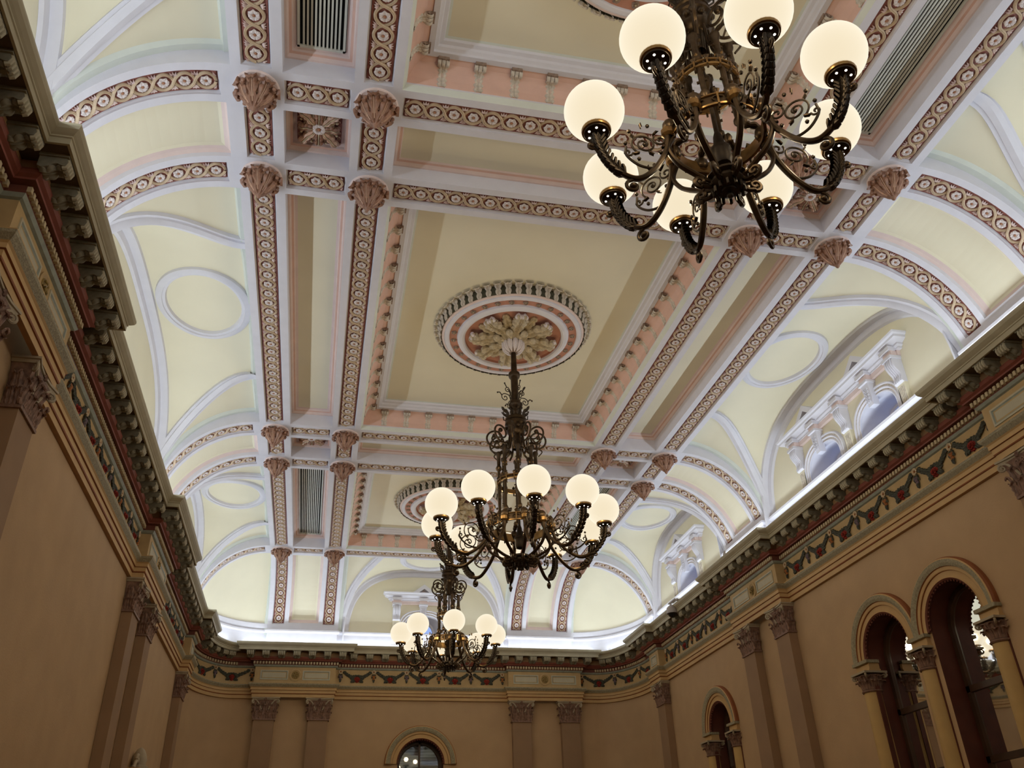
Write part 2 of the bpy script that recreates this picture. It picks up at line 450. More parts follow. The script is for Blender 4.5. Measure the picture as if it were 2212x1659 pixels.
# corner domes
dome = MB()
for sx in (-1, 1):
    for e in (1, -1):
        def P(th, ph, k=0.):
            x = XO + (1.39 - k) * cos(ph) * sin(th); y = YO + (1.73 - k) * sin(ph) * sin(th); z = Z0 + (1.60 - k) * cos(th)
            if e < 0: y = 2 * YM - y
            return Vector((sx * x, y, z))
        T = [PI / 2 * k / 18 for k in range(19)]; PH = [PI / 2 * k / 14 for k in range(15)]
        dome.grid([[P(t, p) for p in PH] for t in T], 'plaster_cream')
        tb = math.acos((5.42 - Z0) / 1.6)
        for p0, p1 in ((0, .05), (PI / 2, PI / 2 - .05)):
            dome.grid([[P(t, p0, .0), P(t, p0, .035), P(t, lerp(p0, p1, .8), .035), P(t, p1 * 1., -.005)] for t in T[2:]], 'plaster_green_white')
        dome.grid([[P(tb - .05, p, -.005), P(tb - .035, p, .035), P(tb + .02, p, .04), P(tb + .03, p, .02), P(tb + .25, p, .03)] for p in PH], 'plaster_white')
dome.build('ceiling_domes', kind='structure').name = 'trim_12'

# ------------------------------------------------------------------ wall paths
def offset_path(path, d):
    out = []
    n = len(path)
    for i in range(n):
        p = Vector(path[i]); a = (p - Vector(path[i - 1])).normalized() if i > 0 else None
        b = (Vector(path[i + 1]) - p).normalized() if i < n - 1 else None
        a = a or b; b = b or a
        n1 = Vector((-a.y, a.x)); n2 = Vector((-b.y, b.x)); m = (n1 + n2) / max(.2, 1 + n1.dot(n2))
        out.append(p + m * d)
    return out
def sweep(mb, path, prof, i0=0, i1=None):
    i1 = len(path) - 1 if i1 is None else i1
    lines = [[(q.x, q.y, z) for q in offset_path(path, d)[i0:i1 + 1]] for d, z, m in prof]
    for k in range(len(prof) - 1): mb.grid([lines[k], lines[k + 1]], prof[k + 1][2])
def corner(cx, cy, rx, ry, sx, rev=False, n=14):
    p = [(sx * (cx + rx * cos(PI / 2 * k / n)), cy + ry * sin(PI / 2 * k / n)) for k in range(n + 1)]
    return p[::-1] if rev else p
BRK = .15
right = [(XW, -.6)]
for a, b in ((5.32, 6.92), (11.97, 13.57), (17.30, 17.76)): right += [(XW, a), (XW - BRK, a), (XW - BRK, b), (XW, b)]
curve = corner(4.0, 18.22, XW - 4.0, YW - 18.22, 1)
endw = [(3.56, YW), (3.56, YW - BRK), (1.95, YW - BRK), (1.95, YW)]
path = right + curve + endw + [(-x, y) for x, y in (right + curve + endw)[::-1]]
NR = len(right)
iA = NR - 1; iB = len(path) - NR
E0 = [(.0, 3.90, ''), (.05, 3.90, 'soffit_tan'), (.05, 3.965, 'architrave_ochre'), (.062, 3.968, 'line_red'), (.068, 3.98, 'line_red'), (.068, 4.035, 'architrave_ochre'),
      (.085, 4.04, 'line_red'), (.085, 4.085, 'architrave_ochre'), (.10, 4.10, 'architrave_ochre'), (.135, 4.145, 'band_green'), (.14, 4.17, 'band_green'), (.14, 4.18, 'architrave_ochre'), (.04, 4.185, 'frieze_grey')]
F0 = [(.04, 4.185, ''), (.04, 4.52, 'frieze_ochre')]
G0 = [(.04, 4.52, ''), (.065, 4.53, 'frieze_grey'), (.085, 4.56, 'frieze_grey'), (.085, 4.565, 'dentil_ground'), (.085, 4.63, 'dentil_ground'), (.15, 4.635, 'dentil_ground'), (.155, 4.65, 'cornice_red'),
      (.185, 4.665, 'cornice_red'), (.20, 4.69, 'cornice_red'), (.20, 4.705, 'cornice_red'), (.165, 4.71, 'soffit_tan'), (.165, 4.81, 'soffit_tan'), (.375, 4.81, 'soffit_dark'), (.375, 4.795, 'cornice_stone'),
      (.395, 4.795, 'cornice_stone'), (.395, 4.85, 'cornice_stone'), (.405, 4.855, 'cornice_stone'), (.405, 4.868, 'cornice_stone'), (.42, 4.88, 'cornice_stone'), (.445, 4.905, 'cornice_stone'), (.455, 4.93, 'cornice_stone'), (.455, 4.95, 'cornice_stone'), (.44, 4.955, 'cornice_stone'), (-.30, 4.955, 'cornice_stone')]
segs = {'1': (0, iA), '2': (iA, iB), '3': (iB, len(path) - 1)}
trims = {}
for n, (a, b) in segs.items():
    mb = MB(); sweep(mb, path, E0, a, b); sweep(mb, path, F0, a, b); sweep(mb, path, G0, a, b)
    trims[n] = mb.build('trim_' + n, kind='structure', sharp=25)
# plinth of the vault
pl = [(4.80, -.5)]
for a, b in ((ROW[0] - HW, ROW[1 - 1] + HW), (ROW[1] - HW, ROW[2] + HW), (ROW[3] - HW, ROW[4] + HW), (ROW[5] - HW, ROW[5] + HW)):
    pl += [(4.80, a), (4.73, a), (4.73, b), (4.80, b)]
pc = corner(XO, YO + .02, 4.80 - XO, 19.58 - YO, 1)[1:]
pe = [(XO, 19.51), (XB - HW, 19.51), (XB - HW, 19.58)]
pp = pl + pc + pe + [(-x, y) for x, y in (pl + pc + pe)[::-1]]
mb = MB(); sweep(mb, pp, [(0, 4.94, ''), (0, 5.02, 'plaster_white'), (-.012, 5.03, 'plaster_white'), (-.012, 5.27, 'plaster_white'), (.005, 5.28, 'plaster_white'), (.03, 5.30, 'plaster_white'), (.03, 5.335, 'plaster_white'), (.0, 5.35, 'plaster_white'), (-.20, 5.37, 'plaster_white')])
mb.build('trim_4', kind='structure')

# ------------------------------------------------------------------ walls
FLOOR = -ZO
def wall_plane(name, P, us, holes, mat='wall_tan'):
    mb = MB(); holed_wall(mb, P, us, FLOOR, lambda u: 4.2, holes, mat); return mb.build(name, kind='structure', smooth=False)
def archhole(c, r, spr, sill): return (c - r, c + r, sill, lambda u, c=c: spr + sqrt(max(0, r * r - (u - c) ** 2)))
WB = [8.52, 9.88]; WS = 15.10
SILL = -.5
hr = [archhole(WB[0], .47, 2.64, SILL), archhole(WB[1], .47, 2.64, SILL), archhole(WS, .44, 2.60, SILL)]
wall_plane('wall_right', lambda u, z: Vector((XW, u, z)), [-.6, 18.22], hr)
wall_plane('wall_left', lambda u, z: Vector((-XW, u, z)), [-.6, 18.22], [])
wall_plane('wall_far', lambda u, z: Vector((u, YW, z)), [-4.0, 4.0], [archhole(0, .49, 2.62, SILL)])
mb = MB()
for sx in (-1, 1):
    c = corner(4.0, 18.22, XW - 4.0, YW - 18.22, sx); mb.grid([[(x, y, FLOOR) for x, y in c], [(x, y, 4.2) for x, y in c]], 'wall_tan')
mb.build('wall_corners', kind='structure').name = 'wall_corner'
mb = MB(); mb.face([(-XW, -.6, FLOOR), (XW, -.6, FLOOR), (XW, -.6, 5.4), (-XW, -.6, 5.4)], 'wall_tan'); mb.build('wall_near', kind='structure')
mb = MB(); mb.box((-5.3, -1, FLOOR - .1), (5.3, 20.2, FLOOR), 'floor_wood'); mb.build('floor', kind='structure')
# masonry behind the vault so that no daylight leaks in, open only at the windows
mb = MB()
def back(P, us, holes): holed_wall(mb, P, us, 4.9, lambda u: 7.6, holes, 'plaster_white')
back(lambda u, z: Vector((XO + DS + .02, u, z)), [-.6, 20.0], [aed_hole(c) for c in BIG + SM])
back(lambda u, z: Vector((-(XO + DS + .02), u, z)), [-.6, 20.0], [])
back(lambda u, z: Vector((u, YO + DE + .02, z)), [-4.9, 4.9], [aed_hole(-.03)])
back(lambda u, z: Vector((u, -.62, z)), [-4.9, 4.9], [])
mb.box((-5.2, -.8, 7.6), (5.2, 20.3, 7.7), 'plaster_white')
mb.build('wall_outer', kind='structure', smooth=False)

class Fr:
    """local frame on a wall: u along, d into the room, z up"""
    def __init__(s, o, t, n): s.o, s.t, s.n = Vector(o), Vector(t), Vector(n)
    def __call__(s, u, d, z): p = s.o + s.t * u + s.n * d; return Vector((p.x, p.y, z))
FR = Fr((XW, 0, 0), (0, 1, 0), (-1, 0, 0)); FL = Fr((-XW, 0, 0), (0, 1, 0), (1, 0, 0)); FE = Fr((0, YW, 0), (1, 0, 0), (0, -1, 0))

# ------------------------------------------------------------------ dentils and modillions
def m_modillion():
    mb = MB(); prof = [(0, -.02), (0, -.115), (.03, -.13), (.07, -.115), (.11, -.085), (.14, -.08), (.165, -.095), (.19, -.095), (.20, -.065), (.19, -.035), (.185, -.02)]
    hw = .074
    mb.grid([[(x, d, z) for d, z in prof] for x in (-hw, -hw * .6, hw * .6, hw)], lambda i, j: 'modillion_olive')
    for x in (-hw, hw):
        for k in range(1, len(prof) - 1): mb.face([(x, prof[0][0], prof[0][1]), (x, prof[k][0], prof[k][1]), (x, prof[k + 1][0], prof[k + 1][1])], 'modillion_olive')
    mb.box((-.092, 0, -.026), (.092, .205, -.001), 'modillion_olive')
    # fluted roll at the front
    for k in range(4):
        x = -.054 + k * .036; mb.tube([(x, .175, -.030), (x, .195, -.035), (x, .203, -.06), (x, .19, -.095), (x, .165, -.102)], .0165, 'cornice_stone', 6)
    leaf(mb, bez([(0, .01, -.125), (0, .06, -.128), (0, .12, -.095), (0, .165, -.10), (0, .185, -.118)], 5), (1, 0, 0), .075, 'modillion_olive', 4, .25, .02, N=(0, 0, -1))
    return mb
mod_me = None
def ordinal(k): return ['first', 'second', 'third', 'fourth', 'fifth', 'sixth', 'seventh', 'eighth', 'ninth', 'tenth', 'eleventh', 'twelfth', 'thirteenth', 'fourteenth', 'fifteenth', 'sixteenth', 'seventeenth', 'eighteenth', 'nineteenth', 'twentieth'][k]
def place_modillion(p, n, label):
    global mod_me
    rz = math.atan2(n.y, n.x) - PI / 2
    if mod_me is None:
        o = m_modillion().build('cornice_bracket'); mod_me = o
        tag(o, label, 'bracket', 'scrolled brackets under the cornice')
    else: o = mod_me.copy(); COL.objects.link(o); o['label'] = label
    o.location = (p.x, p.y, 4.81); o.rotation_euler = (0, 0, rz)
def run(pt, a, b, n, desc, lo=-1e9):
    """brackets from a to b along a wall"""
    c = max(1, round(abs(b - a) / .335)) + 1; k = 0
    for i in range(c):
        u = lerp(a, b, i / (c - 1)); p, nn = pt(u)
        if p.y < lo: continue
        place_modillion(p, nn, desc % ordinal(k)); k += 1
dent = {n: MB() for n in segs}
def dentrun(mb, P, a, b, s=.062):
    n = int((b - a) / s); s = (b - a) / n
    for i in range(n):
        u = a + s * (i + .5); mb.box((u - .0175, .084, 4.572), (u + .0175, .118, 4.622), 'dentil_cream', P)
for F, sd, key, ylo in ((FR, 'right', '1', 3.2), (FL, 'left', '3', 3.2)):
    base = lambda d, F=F: (lambda u: (F(u, d, 0), F.n))
    run(base(.165), 6.92 + .45, 11.97 - .45, 0, 'scrolled bracket under the ' + sd + ' cornice, middle bay, %s from the near end')
    run(base(.165), 13.57 + .45, 17.30 - .45, 0, 'scrolled bracket under the ' + sd + ' cornice, far short bay, %s from the near end')
    run(base(.165), 3.3, 5.32 - .45, 0, 'scrolled bracket under the ' + sd + ' cornice before the nearest pilasters, %s going away')
    run(base(.165 + BRK), 5.32 - .18, 6.92 + .18, 0, 'scrolled bracket above the near pilaster pair of the ' + sd + ' wall, %s going away')
    run(base(.165 + BRK), 11.97 - .18, 13.57 + .18, 0, 'scrolled bracket above the far pilaster pair of the ' + sd + ' wall, %s going away')
    run(base(.165 + BRK), 17.30 - .14, 17.76 + .14, 0, 'scrolled bracket above the corner pilaster of the ' + sd + ' wall, %s going away')
    mb = dent[key]
    for a, b, d in ((3.2, 5.32 - .09, 0), (6.92 + .09, 11.97 - .09, 0), (13.57 + .09, 17.30 - .09, 0), (5.32 - .10, 6.92 + .10, BRK), (11.97 - .10, 13.57 + .10, BRK), (17.30 - .1, 17.76 + .1, BRK)):
        dentrun(mb, lambda u, dd, z, F=F, d=d: F(u, dd + d, z), a, b)
be = lambda d: (lambda u: (FE(u, d, 0), FE.n))
run(be(.165), -1.95 + .4, 1.95 - .4, 0, 'scrolled bracket under the end wall cornice between the pilaster pairs, %s from the left')
for sx, w in ((-1, 'left'), (1, 'right')):
    run(be(.165 + BRK), sx * 1.95 - sx * .16, sx * 3.56 + sx * .16, 0, 'scrolled bracket above the ' + w + ' pilaster pair of the end wall, %s from the middle')
    def pt(t, sx=sx):
        th = t; rx, ry = XW - 4.0, YW - 18.22
        p = Vector((sx * (4.0 + rx * cos(th)), 18.22 + ry * sin(th), 0)); n = Vector((-sx * cos(th) / rx, -sin(th) / ry, 0)).normalized(); return p + n * .165, n
    for k, t in enumerate((.32, .66, .98, 1.28)): place_modillion(*pt(t), 'scrolled bracket in the curved far %s corner of the cornice, %s round the bend' % (w, ordinal(k)))
    pts = corner(4.0, 18.22, XW - 4.0, YW - 18.22, sx, n=60)
    L = 0; acc = .0; prev = Vector(pts[0])
    for q in pts[1:]:
        q = Vector(q); acc += (q - prev).length
        if acc > .066:
            acc = 0; tt = (q - prev).normalized(); nn = Vector((-tt.y, tt.x)) * (1 if sx > 0 else -1)
            dent['2'].box((-.0175, .084, 4.572), (.0175, .118, 4.622), 'dentil_cream', Fr((q.x, q.y, 0), (tt.x, tt.y, 0), (nn.x, nn.y, 0)))
        prev = q
    dentrun(dent['2'], lambda u, dd, z: FE(u, dd + BRK, z), *sorted((sx * (1.95 - .1), sx * (3.56 + .1))))
dentrun(dent['2'], FE, -1.95 + .09, 1.95 - .09)
for n, mb in dent.items(): mb.build('dentil_course', parent=trims[n], smooth=False)

# ------------------------------------------------------------------ garlands on the frieze
def garland(P, us, ue, label, nfl):
    """P(u,d,z) ; flowers at nfl+1 points, roses between them"""
    root = thing('fruit_garland', label, 'garland', P(lerp(us, ue, .5), .04, 4.25), 'painted plaster garlands along the frieze')
    lv = MB(); s = (ue - us) / nfl
    def L(a, b, w, mat='garland_green_and_gap_shade'):
        pts = [P(lerp(a[0], b[0], t), .045 + .02 * sin(PI * t) + .004, lerp(a[1], b[1], t)) for t in (0, .25, .5, .75, 1)]
        A, B = Vector(pts[0]), Vector(pts[-1]); nn = (P(a[0], 1, 0) - P(a[0], 0, 0)); sd = (B - A).cross(nn)
        leaf(lv, pts, sd, w, mat, 2, .15, .012, N=nn)
    for k in range(nfl + 1):
        f = us + s * k
        for sg in ((1,) if k == 0 else (-1,) if k == nfl else (-1, 1)):
            # swag from the flower to the rose
            ru = f + sg * s / 2
            for t0 in (0., .22, .42, .6):
                x = lerp(f + sg * .05, ru - sg * .09, t0); z = 4.475 - .125 * t0 ** .8
                L((x, z), (x + sg * .09, z - .035), .034); L((x + sg * .03, z), (x + sg * .045, z - .06), .022); L((x + sg * .02, z - .02), (x + sg * .065, z + .02), .02)
        # leaves round the hanging fruit
        for dx in (-.04, .04): L((f + dx * .3, 4.43), (f + dx * 1.2, 4.34), .026)
        L((f, 4.33), (f, 4.25), .03)
        if k < nfl:
            ru = f + s / 2
            for a in range(9):
                t = PI * a / 8; L((ru + .06 * cos(t), 4.345 + .03 * sin(t)), (ru + .155 * cos(t), 4.335 + .085 * sin(t)), .042)
            for dx in (-.12, .12, -.08, .08): L((ru + dx * .6, 4.31), (ru + dx * 1.15, 4.25), .034)
    lv.build('leaf_swag', parent=root)
    for k in range(nfl + 1):
        f = us + s * k; mb = MB()
        for a in range(8):
            t = 2 * PI * a / 8; c0 = P(f + .018 * cos(t), .055, 4.478 + .018 * sin(t)); c1 = P(f + .034 * cos(t), .068, 4.478 + .034 * sin(t)); c2 = P(f + .05 * cos(t), .06, 4.478 + .05 * sin(t))
            leaf(mb, [c0, c1, c2], P(f - sin(t), 0, 4 + cos(t)) - P(f, 0, 4), .022, 'garland_flower', 1, .1, .012, N=P(f, 1, 0) - P(f, 0, 0))
        mb.sphere(P(f, .055, 4.478), .014, 'garland_orange', 8, 6)
        mb.build('flower', parent=root)
        mb = MB(); m = ('garland_purple_and_gap_shade', 'garland_orange')[k % 2]
        for (dx, dz, r) in ((-.02, 0, .024), (.02, 0, .024), (0, -.028, .026), (-.013, -.055, .018), (.012, -.062, .017), (0, -.085, .012)):
            mb.sphere(P(f + dx, .055, 4.385 + dz), r, m, 8, 6)
        mb.build('fruit_cluster', parent=root)
    for k in range(nfl):
        ru = us + s * (k + .5); mb = MB()
        for lay, (n, r0, w, dd) in enumerate(((8, .072, .044, .055), (7, .046, .034, .078), (5, .022, .022, .095))):
            for a in range(n):
                t = 2 * PI * (a + .5 * lay) / n; pts = [P(ru + rr * cos(t), d, 4.315 + rr * .85 * sin(t)) for rr, d in ((r0 * .2, dd), (r0 * .7, dd + .008), (r0 * 1.15, dd - .01))]
                leaf(mb, pts, P(ru - sin(t), 0, 4 + cos(t)) - P(ru, 0, 4), w, 'garland_red', 1, -.25, .015, N=P(ru, 1, 0) - P(ru, 0, 0))
        mb.sphere(P(ru, .08, 4.315), .012, 'garland_red', 8, 6)
        mb.build('rose', parent=root)
for F, w in ((FR, 'right'), (FL, 'left')):
    garland(F, 7.05, 11.84, 'long garland of red roses and fruit on the %s wall frieze, middle bay' % w, 7 if w == 'right' else 7)
    garland(F, 13.70, 17.16, 'garland of red roses and fruit on the %s wall frieze, far short bay' % w, 5)
garland(FR, 3.4, 5.2, 'short piece of rose garland on the near right wall before the first pilasters', 3)
garland(FL, 3.4, 5.2, 'short piece of rose garland on the near left wall before the first pilasters', 3)
garland(FE, -1.80, 1.80, 'garland of red roses and fruit on the end wall frieze behind the chandeliers', 5)
for sx, w in ((-1, 'left'), (1, 'right')):
    pts = [(sx * XW, 17.78)] + corner(4.0, 18.22, XW - 4.0, YW - 18.22, sx, n=40) + [(sx * 3.58, YW)]
    Ls = [0]
    for a, b in zip(pts, pts[1:]): Ls.append(Ls[-1] + (Vector(b) - Vector(a)).length)
    def P(u, d, z, pts=pts, Ls=Ls, sx=sx):
        u = min(max(u, .0), Ls[-1] - 1e-6) if abs(u) < 50 else u
        i = max(k for k in range(len(Ls) - 1) if Ls[k] <= max(0, u)) if u < Ls[-1] else len(Ls) - 2
        a, b = Vector(pts[i]), Vector(pts[i + 1]); t = (b - a).normalized(); n = Vector((-t.y, t.x)) * sx
        q = a + t * (u - Ls[i]) + n * d; return Vector((q.x, q.y, z))
    class PP:
        pass
    garland(P, .10, Ls[-1] - .08, 'garland of red roses bending round the curved far %s corner frieze' % w, 3)

# ------------------------------------------------------------------ frieze tablets over the pilaster pairs
def tablet(F, c, half, d, label, single=False):
    root = thing('frieze_tablet', label, 'tablet', F(c, d + .04, 4.2), 'frieze tablets above the pilasters')
    mb = MB(); M = lambda u, dd, z: F(c + u, d + .04 + dd, z)
    def panel(u0, u1):
        z0, z1 = 4.255, 4.455
        rows = []
        for ins, h in ((0, 0), (0, .012), (.02, .012), (.035, -.0), (.05, -.004)):
            rows.append([M(u0 + ins, h, z0 + ins), M(u1 - ins, h, z0 + ins), M(u1 - ins, h, z1 - ins), M(u0 + ins, h, z1 - ins)])
        fb = MB(); fb.grid(rows, lambda i, j: 'panel_blank' if i < 2 else 'frieze_grey', wv=True); fb.build('panel_frame', parent=root)
        b = MB(); b.face([M(u0 + .05, .001, z0 + .05), M(u1 - .05, .001, z0 + .05), M(u1 - .05, .001, z1 - .05), M(u0 + .05, .001, z1 - .05)], 'panel_blank'); b.build('panel', parent=root)
    if single: panel(-half + .06, half - .06)
    else:
        panel(-half + .05, -.15); panel(.15, half - .05)
        r = MB()
        def D(rr, t, h): return M(rr * cos(t), h, 4.355 + rr * sin(t))
        T = [2 * PI * k / 24 for k in range(25)]
        r.grid([[D(rr, t, h) for t in T] for rr, h in ((.13, 0), (.13, .014), (.105, .02), (.085, .006), (.08, .006))], 'frieze_ochre')
        r.grid([[D(rr, t, h) for t in T] for rr, h in ((.08, .008), (.075, .018), (.055, .01), (.001, .012))], 'gilt_dark')
        for k in range(5):
            t0 = 2 * PI * k / 5; pts = [D(.01 + .05 * q, t0 + .9 * q, .02 + .012 * sin(PI * q)) for q in (0, .3, .6, 1)]
            r.tube(pts, .010, 'gilt_dark', 6)
        r.build('rosette', parent=root)
for F, w in ((FR, 'right'), (FL, 'left')):
    tablet(F, 6.12, .78, BRK, 'twin-panel frieze tablet over the near pilaster pair of the %s wall' % w)
    tablet(F, 12.77, .78, BRK, 'twin-panel frieze tablet over the far pilaster pair of the %s wall' % w)
    tablet(F, 17.53, .22, BRK, 'small single-panel frieze tablet over the corner pilaster of the %s wall' % w, True)
tablet(FE, -2.755, .78, BRK, 'twin-panel frieze tablet over the left pilaster pair of the end wall')
tablet(FE, 2.755, .78, BRK, 'twin-panel frieze tablet over the right pilaster pair of the end wall')

# ------------------------------------------------------------------ pilasters with Corinthian capitals
def scroll(c, r, turns, plane, start=0., n=26, sgn=1, r1=.12):
    """spiral points round c in the plane (e1,e2)"""
    e1, e2 = Vector(plane[0]), Vector(plane[1]); out = []
    for i in range(n + 1):
        t = i / n; a = start + sgn * turns * 2 * PI * t; rr = r * (1 - (1 - r1) * t); out.append(Vector(c) + e1 * (rr * cos(a)) + e2 * (rr * sin(a)))
    return out
def capital_parts(root, hw, dp, zb, H, round_=False):
    """flat-fronted capital: local x along the wall, y out of it"""
    def add(n, mb):
        o = mb.build(n, parent=root); kids(root, o); return o
    mb = MB(); zt = zb + H
    # bell
    def ring(z, g): return [(-hw - g, 0, z), (-hw - g, dp + g, z), (hw + g, dp + g, z), (hw + g, 0, z)]
    mb.grid([ring(zb - .02, .0), ring(zb - .02, .02), ring(zb + .005, .022), ring(zb + .01, 0), ring(zb + H * .5, .0), ring(zb + H * .8, .03), ring(zb + H * .88, .05)], 'capital_brown')
    add('bell', mb)
    mb = MB()
    tops = (.17, .3)
    def lf(x, y, nx, ny, z0, h, w, out):
        C = bez([(x, y, z0), (x + nx * .012, y + ny * .012, z0 + h * .5), (x + nx * out * .6, y + ny * out * .6, z0 + h * .92), (x + nx * out, y + ny * out, z0 + h), (x + nx * out * 1.15, y + ny * out * 1.15, z0 + h * .86)], 4)
        leaf(mb, C, (-ny, nx, 0), w, 'capital_brown', 5, .22, .014, N=(nx, ny, 0))
    s = hw * 2 / 3
    for k in range(4): lf(-hw + s * k, dp, 0, 1, zb + .01, H * .34, .052, .05)
    for k in range(3): lf(-hw + s * (k + .5), dp, 0, 1, zb + .04, H * .60, .05, .062)
    for sx in (-1, 1):
        for y in (dp * .32, dp * .78): lf(sx * hw, y, sx, 0, zb + .01, H * .34, .036, .05)
        lf(sx * hw, dp * .5, sx, 0, zb + .04, H * .60, .045, .06)
        lf(sx * hw, dp, sx * .7, .7, zb + .02, H * .48, .04, .06)
    add('acanthus_leaves', mb)
    for sx in (-1, 1):
        mb = MB(); e = (sx * .707, .707, 0); c = Vector((sx * (hw + .045), dp + .045, zb + H * .80))
        stem = bez([(sx * hw * .35, dp + .01, zb + H * .45), (sx * hw * .6, dp + .03, zb + H * .68), (sx * (hw * .9), dp + .04, zb + H * .86), tuple(c + Vector((0, 0, .042)))], 5)
        sp = scroll(c, .042, 1.6, (Vector(e), Vector((0, 0, 1))), PI / 2, 22, -1)
        mb.tube(stem + sp, lambda t: .015 - .004 * t, 'capital_stone', 6)
        mb.tube(bez([(sx * hw * .3, dp + .012, zb + H * .5), (sx * hw * .2, dp + .04, zb + H * .74)], 4) + scroll((sx * hw * .22, dp + .04, zb + H * .76), .03, 1.3, ((-sx, 0, 0), (0, 0, 1)), -PI / 2, 14, 1), .009, 'capital_brown', 6)
        mb.sphere(c + Vector(e) * .01, .014, 'capital_stone', 8, 6)
        add('volute', mb)
    mb = MB()
    def ab(g, z):
        a = hw + g; b = dp + g
        return [(-a, 0, z), (-a, b, z), (-a * .5, b - .03, z), (0, b - .04, z), (a * .5, b - .03, z), (a, b, z), (a, 0, z)]
    r = [ab(.05, zt - H * .12), ab(.06, zt - H * .12), ab(.07, zt - H * .06), ab(.085, zt - H * .05), ab(.085, zt)]
    mb.grid(r, 'capital_stone'); mb.face(r[-1], 'capital_stone'); mb.face(r[0][::-1], 'capital_stone')
    add('abacus', mb)
    mb = MB()
    for k in range(6):
        t = 2 * PI * k / 6; c = Vector((0, dp + .05, zt - H * .08)); d = Vector((cos(t), .0, sin(t)))
        leaf(mb, [c + d * .005, c + d * .018 + Vector((0, .012, 0)), c + d * .034], Vector((-sin(t), 0, cos(t))), .016, 'capital_brown', 1, .1, .01, N=(0, 1, 0))
    mb.tube([(0, dp, zt - H * .12), (0, dp + .05, zt - H * .1)], .012, 'capital_brown', 6)
    add('fleuron', mb)
def make_pilaster():
    root = thing('pilaster', 'x', 'pilaster', (0, 0, 0), 'brown pilasters with carved leafy capitals', world=False)
    mb = MB(); mb.box((-.205, 0, 0), (.205, .14, 5.06), 'pilaster_brown'); o = mb.build('shaft', parent=root, smooth=False); kids(root, o)
    mb = MB(); mb.box((-.25, 0, 0), (.25, .19, .35), 'pilaster_brown'); mb.box((-.23, 0, .35), (.23, .17, .42), 'pilaster_brown'); o = mb.build('base', parent=root, smooth=False); kids(root, o)
    capital_parts(root, .205, .14, 5.07, .425)
    return root
pil = None
def place_pilaster(F, u, rz, label):
    global pil
    p = F(u, .004, FLOOR)
    if pil is None: pil = make_pilaster(); o = pil
    else: o = copy_tree(pil)
    o.location = p; o.rotation_euler = (0, 0, rz); o['label'] = label
for F, rz, w in ((FR, PI / 2, 'right'), (FL, -PI / 2, 'left')):
    for u, l in ((5.53, 'nearer of the near pair'), (6.71, 'farther of the near pair'), (12.18, 'nearer of the far pair'), (13.36, 'farther of the far pair'), (17.53, 'single one at the far corner')):
        place_pilaster(F, u, rz, 'brown pilaster with a leafy capital on the %s wall, %s' % (w, l))
for u, l in ((-3.31, 'outer of the left pair'), (-2.20, 'inner of the left pair'), (2.20, 'inner of the right pair'), (3.31, 'outer of the right pair')):
    place_pilaster(FE, u, PI, 'brown pilaster with a leafy capital on the end wall, %s' % l)

